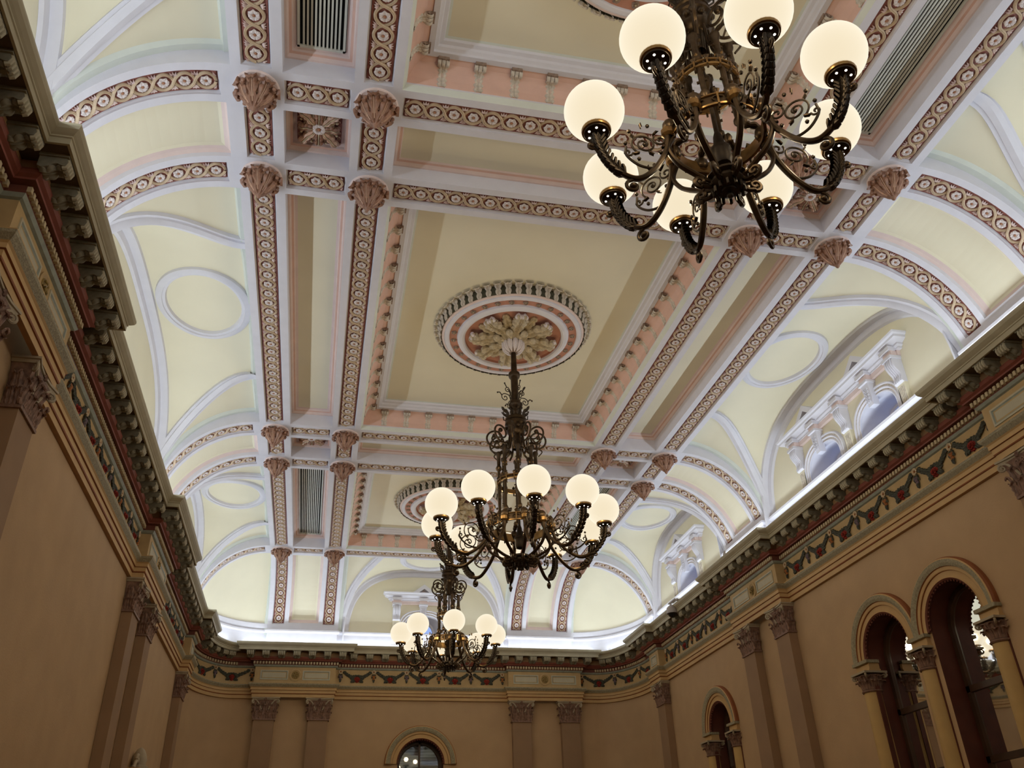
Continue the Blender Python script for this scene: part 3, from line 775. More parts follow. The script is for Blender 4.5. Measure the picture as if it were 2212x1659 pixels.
# ------------------------------------------------------------------ lower arched windows
def arch_window(F, idx, cs, ro, ri, spr, cols=True, shutters=False):
    root = thing('window_%d' % idx, 'x', 'x', F(sum(cs) / len(cs), 0, SILL)); del root['label']; del root['category']; root['kind'] = 'structure'
    mid = sum(cs) / len(cs)
    av = MB(); rv = MB(); fm = MB(); gl = MB()
    for c in cs:
        def clip(u): return u if len(cs) == 1 else (min(u, mid) if c < mid else max(u, mid))
        A = [PI * k / 40 for k in range(41)]
        prof = [(ri - .0, -.02, 'architrave_ochre'), (ri, .03, 'dentil_ground'), (ri + .02, .045, 'dentil_ground'), (ri + .03, .03, 'architrave_ochre'), (ri + .10, .03, 'pilaster_tint'), (ri + .105, .045, 'line_red'), (ri + .115, .05, 'architrave_ochre'),
                (ri + .15, .05, 'architrave_ochre'), (ri + .155, .065, 'line_red'), (ri + .19, .08, 'band_green'), (ro - .03, .085, 'band_green'), (ro - .015, .075, 'architrave_ochre'), (ro, .05, 'line_red'), (ro, -.0, 'line_red')]
        rows = [[F(clip(c + r * cos(a)), d, spr + r * sin(a)) for a in A] for r, d, m in prof]
        for k in range(len(prof) - 1):
            m = prof[k + 1][2]; av.grid([rows[k], rows[k + 1]], 'architrave_ochre' if m == 'pilaster_tint' else m)
        # beads round the opening
        for k in range(28):
            a = PI * (k + .5) / 28; av.sphere(F(clip(c + (ri - .012) * cos(a)), .02, spr + (ri - .012) * sin(a)), .013, 'dentil_ground', 6, 4)
        out = [(c - ri, SILL)] + [(c + ri * cos(a), spr + ri * sin(a)) for a in reversed(A)] + [(c + ri, SILL)]
        rv.grid([[F(u, .0, z) for u, z in out], [F(u, -.06, z) for u, z in out], [F(u, -.38, z) for u, z in out]], lambda i, j: 'jamb_red' if i == 0 or True else '')
        # timber sash
        for k in range(1):
            rr = ri
            rows = []
            for s, d in ((0, -.28), (0, -.24), (.06, -.24), (.075, -.27), (.075, -.30)):
                q = [(c - rr + s, SILL)] + [(c + (rr - s) * cos(a), spr + (rr - s) * sin(a)) for a in reversed(A)] + [(c + rr - s, SILL)]
                rows.append([F(u, d, z) for u, z in q])
            fm.grid(rows, 'window_wood')
        for z in (1.95, 1.2, .4): fm.box((c - ri, -.30, z), (c + ri, -.24, z + .07), 'window_wood', F)
        if shutters: fm.box((c - .02, -.30, SILL), (c + .02, -.24, spr + ri), 'window_wood', F)
        q = [(c + ri * cos(a), spr + ri * sin(a)) for a in A] + [(c - ri, SILL), (c + ri, SILL)]
        gl.face([F(u, -.27, z) for u, z in q], 'window_glass')
        bl = MB()
        if shutters:
            z = SILL
            while z < spr + ri:
                for a0, a1 in ((c - ri, c - .015), (c + .015, c + ri)): bl.box((a0, -.37, z), (a1, -.355, z + .045), 'shutter_grey', F)
                bl.face([F(c - ri, -.385, z), F(c + ri, -.385, z), F(c + ri, -.385, z + .06), F(c - ri, -.385, z + .06)], 'blind_grey'); z += .06
            bl.build('shutter', parent=root)
        else:
            for j, (za, zb_) in enumerate(((SILL, 1.25), (1.25, 2.02), (2.02, spr + ri))):
                bl.grid([[F(u, -.37 + .012 * sin(u * 24), z) for u in [lerp(c - ri, c + ri, k / 20) for k in range(21)]] for z in (za, lerp(za, zb_, .5), zb_)], 'blind_grey')
            bl.build('blind', parent=root)
    av.build('archivolt', parent=root); rv.build('jamb', parent=root); fm.build('sash_frame', parent=root, smooth=False); gl.build('pane', parent=root, smooth=False)
    if cols:
        im = MB()
        edges = [min(cs) - ri - .10] + ([mid] if len(cs) > 1 else []) + [max(cs) + ri + .10]
        for u in edges:
            im.box((u - .15, -.10, spr - .13), (u + .15, .05, spr - .02), 'architrave_ochre', F); im.box((u - .17, -.10, spr - .04), (u + .17, .09, spr + .0), 'band_green', F); im.box((u - .165, -.10, spr - .14), (u + .165, .07, spr - .12), 'architrave_ochre', F)
        im.build('impost', parent=root, smooth=False)
        return edges
col0 = None
def make_column():
    root = thing('window_column', 'x', 'column', (0, 0, 0), 'slim ochre columns beside the arched windows', world=False)
    H = 4.02
    mb = MB(); mb.lathe([(.10, .12), (.103, .8), (.10, 2.), (.09, H - .24)], 'column_ochre', 20); o = mb.build('shaft', parent=root); kids(root, o)
    mb = MB(); mb.lathe([(.001, 0), (.14, 0), (.14, .05), (.125, .06), (.135, .085), (.115, .11), (.1, .125)], 'column_ochre', 20); o = mb.build('base', parent=root); kids(root, o)
    mb = MB(); z = H - .24
    mb.lathe([(.10, z - .015), (.11, z), (.10, z + .015), (.085, z + .02), (.09, z + .12), (.12, z + .2)], 'capital_brown', 16)
    for k in range(10):
        a = 2 * PI * k / 10; d = Vector((cos(a), sin(a), 0)); s = Vector((-sin(a), cos(a), 0))
        for off, h, w in ((0, .12, .034), (.5, .18, .03)):
            a2 = a + off * 2 * PI / 10; d2 = Vector((cos(a2), sin(a2), 0)); s2 = Vector((-sin(a2), cos(a2), 0))
            leaf(mb, [d2 * .095 + Vector((0, 0, z + .02)), d2 * .10 + Vector((0, 0, z + h * .6)), d2 * .12 + Vector((0, 0, z + h)), d2 * .145 + Vector((0, 0, z + h)), d2 * .15 + Vector((0, 0, z + h - .02))], s2, w, 'capital_brown', 3, .2, .01, N=d2)
    for k in range(4):
        a = PI / 4 + PI / 2 * k; d = Vector((cos(a), sin(a), 0)); mb.tube(scroll(d * .145 + Vector((0, 0, z + .185)), .032, 1.4, (d, (0, 0, 1)), PI / 2, 16, -1), .010, 'capital_stone', 6)
    mb.box((-.13, -.13, z + .215), (.13, .13, z + .24), 'capital_stone')
    o = mb.build('capital', parent=root); kids(root, o)
    return root
def place_column(F, u, spr, label):
    global col0
    if col0 is None: col0 = make_column(); o = col0
    else: o = copy_tree(col0)
    p = F(u, -.02, spr - .14 - 4.02); o.location = p; o['label'] = label; o.scale = (1.28, 1.28, 1)
edg = arch_window(FR, 1, WB, .73, .47, 2.64)
for u, l in zip(edg, ('nearest to the camera at its right', 'standing between its two arches', 'at its far side')):
    place_column(FR, u, 2.64, 'ochre column with a carved capital by the double arched window, %s' % l)
edg = arch_window(FR, 2, [WS], .72, .44, 2.60)
for u, l in zip(edg, ('near', 'far')):
    place_column(FR, u, 2.60, 'ochre column on the %s side of the small single arched window, right wall' % l)
arch_window(FE, 3, [0], .765, .49, 2.62, cols=False, shutters=True)
jb = MB()
for u in (WB[0] - .47 - .1, 9.2, WB[1] + .47 + .1, WS - .54, WS + .54):
    jb.box((u - .13, -.05, SILL), (u + .13, .012, 2.50), 'jamb_red', FR)
jb.build('trim_5', kind='structure', smooth=False)

# ------------------------------------------------------------------ upper windows with small pediments
def aedicule(F, idx, cs, half, mid):
    root = thing('window_%d' % idx, 'x', 'x', F(mid, 0, 5.0)); del root['label']; del root['category']; root['kind'] = 'structure'
    hw, spr, top = .43, 5.44, 5.78
    W_, P_, C_ = 'plaster_white', 'plaster_pale_pink', 'plaster_cream'
    def outline(c, k=1., g=0., dz=0):
        o = [(c - (hw + g) * k, 5.06)]
        for i in range(31):
            t = -1 + 2 * i / 30; x = -cos(PI * i / 30)
            o.append((c + (hw + g) * k * x, spr + dz + (top + g - spr) * max(0., 1 - abs(x) ** 2.6) ** (1 / 2.6) * k))
        return o + [(c + (hw + g) * k, 5.06)]
    mo = MB(); rv = MB(); gl = MB(); fr = MB()
    for c in cs:
        prof = [(0, -.0), (0, .03), (.012, .035), (.025, .02), (.04, .02), (.05, .04), (.06, .045), (.07, .03), (.095, .03), (.102, .05), (.12, .05), (.13, 0)]
        rows = [[F(u, d, z) for u, z in outline(c, 1, g)] for g, d in prof]
        for k in range(len(rows) - 1): mo.grid([rows[k], rows[k + 1]], 'leaf_stone' if k in (3, 7) else W_)
        o0 = outline(c); o1 = outline(c, .97); o2 = outline(c, .66, 0, -.02); o3 = outline(c, .60, 0, -.02)
        tp = lambda o, kx, dz: [(c + (u - c) * kx, z - dz if z > 5.1 else z) for u, z in o]
        o2, o3 = tp(o0, .74, .03), tp(o0, .66, .07)
        rv.grid([[F(u, 0, z) for u, z in o0], [F(u, -.05, z) for u, z in o1], [F(u, -.34, z) for u, z in o2], [F(u, -.35, z) for u, z in o3], [F(u, -.42, z) for u, z in o3]], W_)
        rv.face([F(c - hw, 0, 5.06), F(c + hw, 0, 5.06), F(c + hw * .74, -.42, 5.06), F(c - hw * .74, -.42, 5.06)], W_)
        gl.face([F(u, -.41, z) for u, z in o3], 'sky_glass')
        for dz in (5.3,): fr.box((c - .28, -.41, dz), (c + .28, -.385, dz + .02), W_, F)
        # keystone
        k1 = [(-.055, 5.66), (.055, 5.66), (.085, 6.0), (-.085, 6.0)]
        A = [F(c + u, .0, z) for u, z in k1]; B = [F(c + u, .09 + (.03 if z > 5.8 else 0), z) for u, z in k1]
        mo.face(B, W_)
        for i in range(4): mo.face([A[i], A[(i + 1) % 4], B[(i + 1) % 4], B[i]], W_)
        for r in range(5):
            for q in (-1, 0, 1): mo.box((c + q * .036 - .008, .105, 5.70 + r * .048), (c + q * .036 + .008, .13, 5.70 + r * .048 + .03), W_, F)
        mo.box((c - .10, 0, 5.985), (c + .10, .15, 6.02), W_, F)
        mo.box((c - .09, 0, 6.02), (c + .09, .12, 6.10), 'plaster_pale_pink', F); mo.box((c - .11, 0, 6.10), (c + .11, .16, 6.155), W_, F)
        # little pediment
        pz = 6.27
        for s in (-1, 1):
            for (w0, w1, h0, h1, dd) in ((.0, .26, .19, .0, .21),):
                a = [F(c + s * w1, 0, pz), F(c, 0, pz + h0), F(c, 0, pz + h0 - .10), F(c + s * (w1 - .14), 0, pz)]
                b = [F(c + s * w1, dd, pz), F(c, dd, pz + h0), F(c, dd, pz + h0 - .10), F(c + s * (w1 - .14), dd, pz)]
                mo.face(b, W_)
                for i in range(4): mo.face([a[i], a[(i + 1) % 4], b[(i + 1) % 4], b[i]], W_)
        mo.face([F(c - .15, .08, pz), F(c + .15, .08, pz), F(c, .08, pz + .12)], 'plaster_pale_pink')
    # pink band, cornice
    mo.box((mid - half, 0, 6.03), (mid + half, .05, 6.10), 'plaster_pale_pink', F)
    cor = [(.0, 6.10), (.06, 6.10), (.06, 6.125), (.09, 6.14), (.09, 6.165), (.13, 6.18), (.17, 6.20), (.175, 6.23), (.20, 6.245), (.21, 6.27), (.0, 6.285)]
    L = [[F(mid - half - d, d, z), F(mid + half + d, d, z)] for d, z in cor]
    mo.grid(L, W_)
    for e in (0, 1):
        sgn = (-1, 1)[e]; mo.grid([[F(mid + sgn * (half + d), 0, z) for d, z in cor], [L[k][e] for k in range(len(cor))]], W_)
    mo.build('surround', parent=root, sharp=25); rv.build('reveal', parent=root); gl.build('pane', parent=root, smooth=False); fr.build('glazing_bar', parent=root, smooth=False)
    posts = [mid - half + .11, mid + half - .11] + ([mid] if len(cs) > 1 else [])
    for u in posts:
        mb = MB(); w = .085
        pf = [(.0, 6.0), (.13, 6.0), (.15, 5.96), (.15, 5.90), (.12, 5.84), (.08, 5.78), (.07, 5.73), (.085, 5.69), (.08, 5.66), (.05, 5.64), (.0, 5.64)]
        mb.grid([[F(u + x, d, z) for d, z in pf] for x in (-w, -w * .5, w * .5, w)], W_)
        for x in (-w, w): mb.face([F(u + x, d, z) for d, z in pf], W_)
        for x in (-.05, -.017, .017, .05): mb.tube([F(u + x, d + .004, z) for d, z in pf[1:-2]], .011, W_, 6)
        mb.box((u - .10, 0, 5.985), (u + .10, .17, 6.025), W_, F); mb.box((u - .09, 0, 6.025), (u + .09, .13, 6.10), 'plaster_pale_pink', F); mb.box((u - .11, 0, 6.10), (u + .11, .17, 6.155), W_, F)
        mb.build('console', parent=root)
        mb = MB(); mb.box((u - .08, 0, 5.04), (u + .08, .05, 5.64), C_, F)
        for x in (-.045, -.015, .015, .045): mb.box((u + x - .006, .05, 5.12), (u + x + .006, .06, 5.60), 'leaf_stone', F)
        mb.box((u - .11, 0, 4.95), (u + .11, .10, 5.08), W_, F)
        mb.build('fluted_post', parent=root, smooth=False)
LR = Fr((XO + DS, 0, 0), (0, 1, 0), (-1, 0, 0)); LE = Fr((0, YO + DE, 0), (1, 0, 0), (0, -1, 0))
aedicule(LR, 4, BIG, 1.43, 9.54)
aedicule(LR, 5, SM, .80, 15.62)
aedicule(LE, 6, [-.03], .72, -.03)

# ------------------------------------------------------------------ guilloche panels
def m_rosette():
    mb = MB()
    for k in range(6):
        a = 2 * PI * k / 6; d = Vector((cos(a), sin(a), 0)); s = Vector((-sin(a), cos(a), 0))
        leaf(mb, [d * .010 + Vector((0, 0, .012)), d * .028 + Vector((0, 0, .022)), d * .044 + Vector((0, 0, .020)), d * .054 + Vector((0, 0, .008))], s, lambda t: .030 * sin(PI * (.3 + .65 * t)), 'flower_white', 1, .25, .014, N=(0, 0, 1))
    mb.lathe([(.001, .026), (.006, .028), (.014, .020), (.017, .010)], 'flower_eye', 10)
    return mb
ros_me = m_rosette()
ros_proto = None
for M0, a0, a1, c, along, label, kind in strips:
    M = (lambda u, v, h=0., M0=M0: M0(u, v, h)) if along == 'u' else (lambda u, v, h=0., M0=M0: M0(v, u, h))
    a0 += .03; a1 -= .03; L = a1 - a0; n = max(1, round(L / .19)); s = L / n; um = (a0 + a1) / 2
    # things wholly behind or above the frame's view are left out
    loc = M(um, c, .04)
    if kind == 'long' and a1 < 3.0: continue
    if kind == 'arch' and max(M(a0, c).y, M(a1, c).y) < 2: continue
    root = thing('guilloche_panel', label, 'ceiling ornament', loc, 'guilloche panels along the ceiling beams')
    g = MB(); K = n * 3
    g.grid([[M(lerp(a0, a1, i / K), c + v, .036) for v in (-GW + .02, GW - .02)] for i in range(K + 1)], 'rose_ground')
    A = .083
    for i in range(n + 1):                          # little sprigs in the spandrels
        u = a0 + s * i
        for sv in (-1, 1):
            for du, dv in ((-.022, .0), (.022, .0), (0, .012)):
                if not (a0 + .01 < u + du < a1 - .01): continue
                b = M(u + du * .2, c + sv * (.055), .030); e = M(u + du * 1.3, c + sv * (.098 + dv * .4), .030); m = (b + e) / 2 + (M(u, c, .015) - M(u, c, .03))
                leaf(g, [b, m, e], M(u + du + .1, c, 0) - M(u + du, c, 0), .011, 'plaster_pale_pink', 1, .2, .01)
    g.build('ground', parent=root)
    r = MB(); N = n * 12
    for ph in (1, -1):
        rows = []
        for i in range(N + 1):
            u = a0 + L * i / N; q = sin(PI * (u - a0) / s); y = ph * A * (1 if q >= 0 else -1) * abs(q) ** .62
            # over and under
            over = cos(PI * (u - a0) / s) * ph * .007
            u2 = u + 1e-3; q2 = sin(PI * (u2 - a0) / s); u1_ = u - 1e-3; q1 = sin(PI * (u1_ - a0) / s)
            f = lambda q: ph * A * (1 if q >= 0 else -1) * abs(q) ** .62
            du, dy = 2e-3, f(q2) - f(q1); l = math.hypot(du, dy); nu, nv = -dy / l, du / l
            row = []
            for w, h in ((-.014, .036), (-.013, .019), (-.005, .014), (0, .019), (.005, .014), (.013, .019), (.014, .036)):
                uu = min(max(u + nu * w, a0 - .008), a1 + .008); row.append(M(uu, c + y + nv * w, h - over))
            rows.append(row)
        r.grid(rows, 'gilt_ribbon')
    r.build('ribbon', parent=root, sharp=60)
    for i in range(n):
        u = a0 + s * (i + .5); p = M(u, c, .034); e1 = (M(u + .01, c) - M(u - .01, c)).normalized(); nn = (M(u, c, 0) - M(u, c, .05)).normalized(); e2 = nn.cross(e1)
        R_ = Matrix((e1, e2, nn)).transposed().to_4x4()
        if ros_proto is None:
            o = ros_me.build('rosette', parent=root, loc=(0, 0, 0)); ros_proto = o
        else:
            o = ros_proto.copy(); COL.objects.link(o); o.parent = root
        o.matrix_basis = Matrix.Translation(p - root.location) @ R_ @ Matrix.Rotation(random.uniform(0, 1), 4, 'Z')

# ------------------------------------------------------------------ pendant bosses
def make_boss():
    root = thing('ceiling_boss', 'x', 'ceiling boss', (0, 0, 0), 'carved pendant bosses at the beam crossings', world=False)
    mb = MB(); mb.lathe([(.205, .0), (.205, -.012), (.195, -.022), (.18, -.024), (.165, -.035), (.15, -.037), (.13, -.03), (.001, -.03)], 'plaster_pale_pink', 32)
    o = mb.build('base_ring', parent=root); kids(root, o)
    mb = MB()
    Z = Vector((0, 0, 1))
    for k in range(7):
        a = 2 * PI * k / 7; d = Vector((cos(a), sin(a), 0)); s = Vector((-sin(a), cos(a), 0))
        C = bez([Z * -.27 + d * .014, Z * -.20 + d * .07, Z * -.13 + d * .115, Z * -.08 + d * .135, Z * -.045 + d * .165, Z * -.05 + d * .19, Z * -.08 + d * .195], 4)
        leaf(mb, C, s, lambda t: (.016 + .036 * sin(PI * min(1, .1 + .7 * t)) + .012 * t), 'boss_bronze', 4, .45, .02, N=d)
        mb.tube([c + d * .008 for c in C[2:-3]], .0065, 'boss_light', 5)  # paler ribs carry the leaf highlights in their colour
        for sd in (-.6, .6): mb.tube([c + d * .010 + s * (sd * .03 * sin(PI * min(1, .2 + i / 20))) for i, c in enumerate(C[4:-6])], .004, 'boss_light', 5)
        a += PI / 7; d = Vector((cos(a), sin(a), 0)); s = Vector((-sin(a), cos(a), 0))
        C = bez([Z * -.15 + d * .08, Z * -.09 + d * .105, Z * -.045 + d * .125, Z * -.03 + d * .15, Z * -.055 + d * .165], 4)
        leaf(mb, C, s, .028, 'boss_light', 3, .3, .012, N=d)
        mb.sphere(d * .178 + Z * -.075, .020, 'boss_bronze', 8, 6)
    mb.lathe([(.001, -.20), (.03, -.21), (.036, -.235), (.02, -.262), (.03, -.275), (.018, -.30), (.001, -.315)], 'boss_bronze', 12)
    mb.lathe([(.12, -.03), (.10, -.08), (.06, -.16), (.02, -.23)], 'garland_purple_and_gap_shade', 16)  # dark core, its colour stands for the shade between the leaves
    o = mb.build('leaf_bud', parent=root); kids(root, o)
    return root
boss = None
for i in range(1, 6):
    for x in xs:
        l = 'bronze leafy pendant boss where the %s cross beam meets the %s long beam' % (rown[i], beamn[x])
        if boss is None: boss = make_boss(); o = boss
        else: o = copy_tree(boss)
        o.location = (x, ROW[i], ZS); o['label'] = l

# ------------------------------------------------------------------ consoles round the big coffers
def make_console():
    root = thing('coffer_console', 'x', 'bracket', (0, 0, 0), 'grey leafy consoles round the big coffers', world=False)
    # local: y = towards the coffer centre, z up, x = along the side; origin at the lower edge of the cove
    mb = MB()
    C = bez([(0, .020, .03), (0, .032, .09), (0, .050, .15), (0, .085, .19), (0, .13, .195)], 5)
    leaf(mb, C, (1, 0, 0), lambda t: .046 + .01 * t, 'leaf_stone', 5, .25, .02, N=(0, 1, -1))
    for x in (-.026, .026): mb.tube([(x, p.y - .002, p.z - .004) for p in C], .008, 'leaf_stone', 6)
    o = mb.build('leaf', parent=root); kids(root, o)
    mb = MB()
    for x0, x1 in ((-.056, -.022), (-.017, .017), (.022, .056)):
        rows = []
        for p in scroll((0, .155, .205), .042, 1.25, ((0, 1, 0), (0, 0, 1)), PI * .9, 20, 1): rows.append([(x0, p.y, p.z), (x0 + .006, p.y + (p.y - .155) * .12, p.z + (p.z - .205) * .12), (x1 - .006, p.y + (p.y - .155) * .12, p.z + (p.z - .205) * .12), (x1, p.y, p.z)])
        mb.grid(rows, 'leaf_stone')
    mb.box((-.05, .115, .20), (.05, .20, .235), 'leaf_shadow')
    o = mb.build('volute', parent=root); kids(root, o)
    return root
cons = None
def place_console(p, rz, label):
    global cons
    if cons is None: cons = make_console(); o = cons
    else: o = copy_tree(cons)
    o.location = p; o.rotation_euler = (0, 0, rz); o['label'] = label
for ci, (y0, y1, nm) in enumerate(((ROW[0] + HW, ROW[1] - HW, 'nearest'), (ROW[2] + HW, ROW[3] - HW, 'central'), (ROW[4] + HW, ROW[5] - HW, 'farthest'))):
    x1 = XB - HW
    nx = 10
    for k in range(nx):
        x = lerp(-x1 + .36, x1 - .36, k / (nx - 1)); place_console((x, y1 - .02, ZS + .05), PI, 'grey leafy console on the far side of the %s big coffer, %s from the left' % (nm, ordinal(k)))
    ny = 14 if ci == 1 else 11
    for sg, w in ((-1, 'left'), (1, 'right')):
        c = 0
        for k in range(ny):
            y = lerp(y0 + .30, y1 - .30, k / (ny - 1))
            if y < 3.6: continue
            place_console((sg * (x1 - .02), y, ZS + .05), PI / 2 if sg > 0 else -PI / 2, 'grey leafy console, %s side of the %s big coffer, %s from its near end' % (w, nm, ordinal(c))); c += 1

# ------------------------------------------------------------------ ceiling medallions
def make_medallion(small=False):
    root = thing('ceiling_medallion', 'x', 'ceiling rose', (0, 0, 0), world=False)
    mb = MB(); W_, P_, T_ = 'plaster_white', 'plaster_pale_pink', 'plaster_terracotta'
    prof = [(1.0, 0, P_), (1.0, -.05, P_), (.995, -.115, P_), (.985, -.14, P_), (.955, -.155, P_), (.945, -.15, W_), (.94, -.165, W_), (.90, -.175, W_), (.885, -.17, W_), (.88, -.155, W_), (.87, -.155, T_), (.775, -.155, T_), (.77, -.165, W_), (.765, -.185, W_), (.735, -.20, W_), (.70, -.205, W_), (.675, -.195, W_), (.665, -.165, W_), (.66, -.13, T_), (.001, -.13, T_)]
    n = 72; rows = [[(r * cos(2 * PI * j / n), r * sin(2 * PI * j / n), z) for j in range(n)] for r, z, m in prof]
    for k in range(len(rows) - 1): mb.grid([rows[k], rows[k + 1]], prof[k + 1][2], wv=True)
    o = mb.build('disc', parent=root); kids(root, o)
    mb = MB(); Z = Vector((0, 0, 1)); d = Vector((1, 0, 0)); s = Vector((0, 1, 0))
    C = bez([d * 1.0 + Z * -.155, d * 1.012 + Z * -.10, d * 1.02 + Z * -.05, d * 1.045 + Z * -.015, d * 1.08 + Z * -.02, d * 1.085 + Z * -.045], 3)
    leaf(mb, C, s, lambda t: .036 + .022 * t, 'leaf_stone', 3, .3, .012, N=d)
    lf = mb.build('rim_leaf', parent=root); kids(root, lf)
    for k in range(1, 48):
        c = lf.copy(); COL.objects.link(c); c.parent = root; c.rotation_euler = (0, 0, 2 * PI * k / 48); kids(root, c)
    mb = MB(); mb.lathe([(1.0, -.004), (1.012, -.06), (1.0, -.15)], 'garland_green_and_gap_shade', 72); o = mb.build('rim_shadow_gap', parent=root); o.name = 'rim_gap_shade'; kids(root, o)  # dark band behind the rim leaves: shade of the gaps put into colour
    mb = MB()
    for k in range(4):
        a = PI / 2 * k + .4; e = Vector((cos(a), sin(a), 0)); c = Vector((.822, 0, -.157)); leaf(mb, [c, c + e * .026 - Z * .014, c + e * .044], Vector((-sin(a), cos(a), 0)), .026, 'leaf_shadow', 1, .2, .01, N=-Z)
    mb.sphere((.822, 0, -.165), .012, 'leaf_gilt', 8, 6)
    pt = mb.build('paterae', parent=root); pt.name = 'patera'; kids(root, pt)
    for k in range(1, 28):
        c = pt.copy(); COL.objects.link(c); c.parent = root; c.rotation_euler = (0, 0, 2 * PI * k / 28); kids(root, c)
    # big foliage
    mb = MB()
    C = bez([d * .10 + Z * -.26, d * .22 + Z * -.21, d * .36 + Z * -.21, d * .49 + Z * -.25, d * .56 + Z * -.24, d * .585 + Z * -.19, d * .55 + Z * -.165], 4)
    leaf(mb, C, s, lambda t: .035 + .07 * sin(PI * min(1, .1 + .75 * t)), 'leaf_gilt', 6, .4, .05, N=-Z, tip='flower_white')
    for y in (-.03, 0, .03): mb.tube([c_ + Vector((0, y * (.5 + .5 * k / len(C)), -.015)) for k, c_ in enumerate(C[:20])], .008, 'leaf_gilt', 5)
    for y in (-.06, -.02, .02, .06): mb.sphere((.57, y, -.215), .034, 'flower_white', 8, 6)
    bg = mb.build('acanthus_leaf', parent=root); kids(root, bg)
    mb = MB()
    C = bez([d * .10 + Z * -.2, d * .25 + Z * -.17, d * .42 + Z * -.18, d * .55 + Z * -.155], 5)
    leaf(mb, C, s, lambda t: .025 + .05 * sin(PI * min(1, .1 + .8 * t)), 'leaf_gilt', 5, .4, .04, N=-Z)
    mb.sphere((.27, 0, -.25), .05, 'leaf_gilt', 10, 8); mb.tube([Vector((.13, 0, -.25)), Vector((.2, 0, -.235)), Vector((.25, 0, -.26))], .03, 'leaf_gilt', 8)
    mb.tube(scroll((.27, 0, -.27), .05, 1, ((1, 0, 0), (0, 1, 0)), 0, 14), .012, 'leaf_gilt', 6)
    sm = mb.build('small_leaf', parent=root); kids(root, sm); sm.rotation_euler = (0, 0, PI / 8)
    for k in range(1, 8):
        for q, off in ((bg, 0), (sm, PI / 8)):
            c = q.copy(); COL.objects.link(c); c.parent = root; c.rotation_euler = (0, 0, off + 2 * PI * k / 8); kids(root, c)
    mb = MB()
    for k in range(12):
        a = 2 * PI * k / 12; e = Vector((cos(a), sin(a), 0)); leaf(mb, bez([e * .15 + Z * -.22, e * .155 + Z * -.30, e * .12 + Z * -.38, e * .06 + Z * -.42], 4), Vector((-sin(a), cos(a), 0)), lambda t: .036 * sin(PI * (.25 + .7 * t)), 'flower_white', 1, -.3, .02, N=e)
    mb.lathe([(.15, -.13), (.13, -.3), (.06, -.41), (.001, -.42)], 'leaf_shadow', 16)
    o = mb.build('calyx', parent=root); kids(root, o)
    return root
ZP = ZS + .39
med = make_medallion(); med.location = (0, YM, ZP); med['label'] = 'round leafy ceiling rose in the central coffer above the middle chandelier'
m1 = copy_tree(med); m1.location = (0, 3.51, ZP); m1['label'] = 'round leafy ceiling rose cut by the top of the picture, over the nearest chandelier'
m3 = copy_tree(med); m3.location = (0, 15.6, ZP); m3['label'] = 'round leafy ceiling rose in the farthest coffer, partly behind the middle chandelier'

# ------------------------------------------------------------------ square acanthus panels
def make_square(hx, hy):
    root = thing('acanthus_panel', 'x', 'ceiling ornament', (0, 0, 0), 'square acanthus panels in the small coffers', world=False)
    mb = MB(); mb.box((-hx, -hy, -.012), (hx, hy, .0), 'rose_ground'); Z = Vector((0, 0, 1))
    for k in range(24):
        t = k / 24 * 4; e = int(t); f = (t - e) * 2 - 1; p = [(f * hx, -hy), (hx, f * hy), (-f * hx, hy), (-hx, -f * hy)][e]; p = (p[0] * .88, p[1] * .88)
        mb.tube(scroll((p[0], p[1], -.025), .024, 1.1, ((1, 0, 0), (0, 1, 0)), k, 10), .008, 'boss_bronze', 5)
    o = mb.build('ground', parent=root); kids(root, o)
    for k in range(8):
        mb = MB(); a = PI / 4 * k; e = Vector((cos(a) * hx, sin(a) * hy, 0)) * (1.22 if k % 2 else .92); sd = Vector((-sin(a), cos(a), 0))
        C = bez([e * .12 + Z * -.05, e * .35 + Z * -.085, e * .6 + Z * -.075, e * .85 + Z * -.09, e * .97 + Z * -.06, e * .93 + Z * -.03], 4)
        leaf(mb, C, sd, lambda t: .014 + .032 * sin(PI * min(1, .1 + .8 * t)), 'boss_light' if k % 2 else 'boss_bronze', 6, .45, .03, N=-Z)
        mb.tube([q_ - Z * .012 for q_ in C[2:-3]], .006, 'leaf_gilt', 5)
        for off in (-.39, -.2, .2, .39):
            a2 = a + off; e2 = Vector((cos(a2) * hx, sin(a2) * hy, 0)) * (1.02 if abs(off) > .3 else .78); leaf(mb, bez([e2 * .15 + Z * -.04, e2 * .5 + Z * -.07, e2 * .8 + Z * -.05], 5), Vector((-sin(a2), cos(a2), 0)), .02, 'leaf_gilt' if off > 0 else 'boss_bronze', 3, .3, .02, N=-Z)
            mb.sphere(e2 * .86 - Z * .055, .014, 'leaf_gilt', 6, 5)
        o = mb.build('acanthus_leaf', parent=root); kids(root, o)
    mb = MB()
    for k in range(7):
        a = 2 * PI * k / 7; e = Vector((cos(a), sin(a), 0)); leaf(mb, [e * .012 - Z * .07, e * .035 - Z * .095, e * .06 - Z * .09, e * .07 - Z * .07], Vector((-sin(a), cos(a), 0)), .03, 'flower_white', 1, .2, .02, N=-Z)
    mb.sphere((0, 0, -.085), .02, 'flower_eye', 8, 6); mb.tube([(0, 0, 0), (0, 0, -.08)], .03, 'flower_eye', 8)
    o = mb.build('flower', parent=root); kids(root, o)
    return root
hx = (XA - .23 - XB - HW) / 2 - .105; hy = (ROW[2] - ROW[1] - 2 * HW) / 2 - .105
sq = make_square(hx, hy); first = True
for i, nm in ((1, 'near'), (3, 'far')):
    for sg, w in ((-1, 'left'), (1, 'right')):
        o = sq if first else copy_tree(sq); first = False
        o.location = (sg * (XA - .23 + XB + HW) / 2, (ROW[i] + ROW[i + 1]) / 2, ZS + .262); o['label'] = 'square carved acanthus panel between the %s paired cross beams, %s side' % (nm, w)

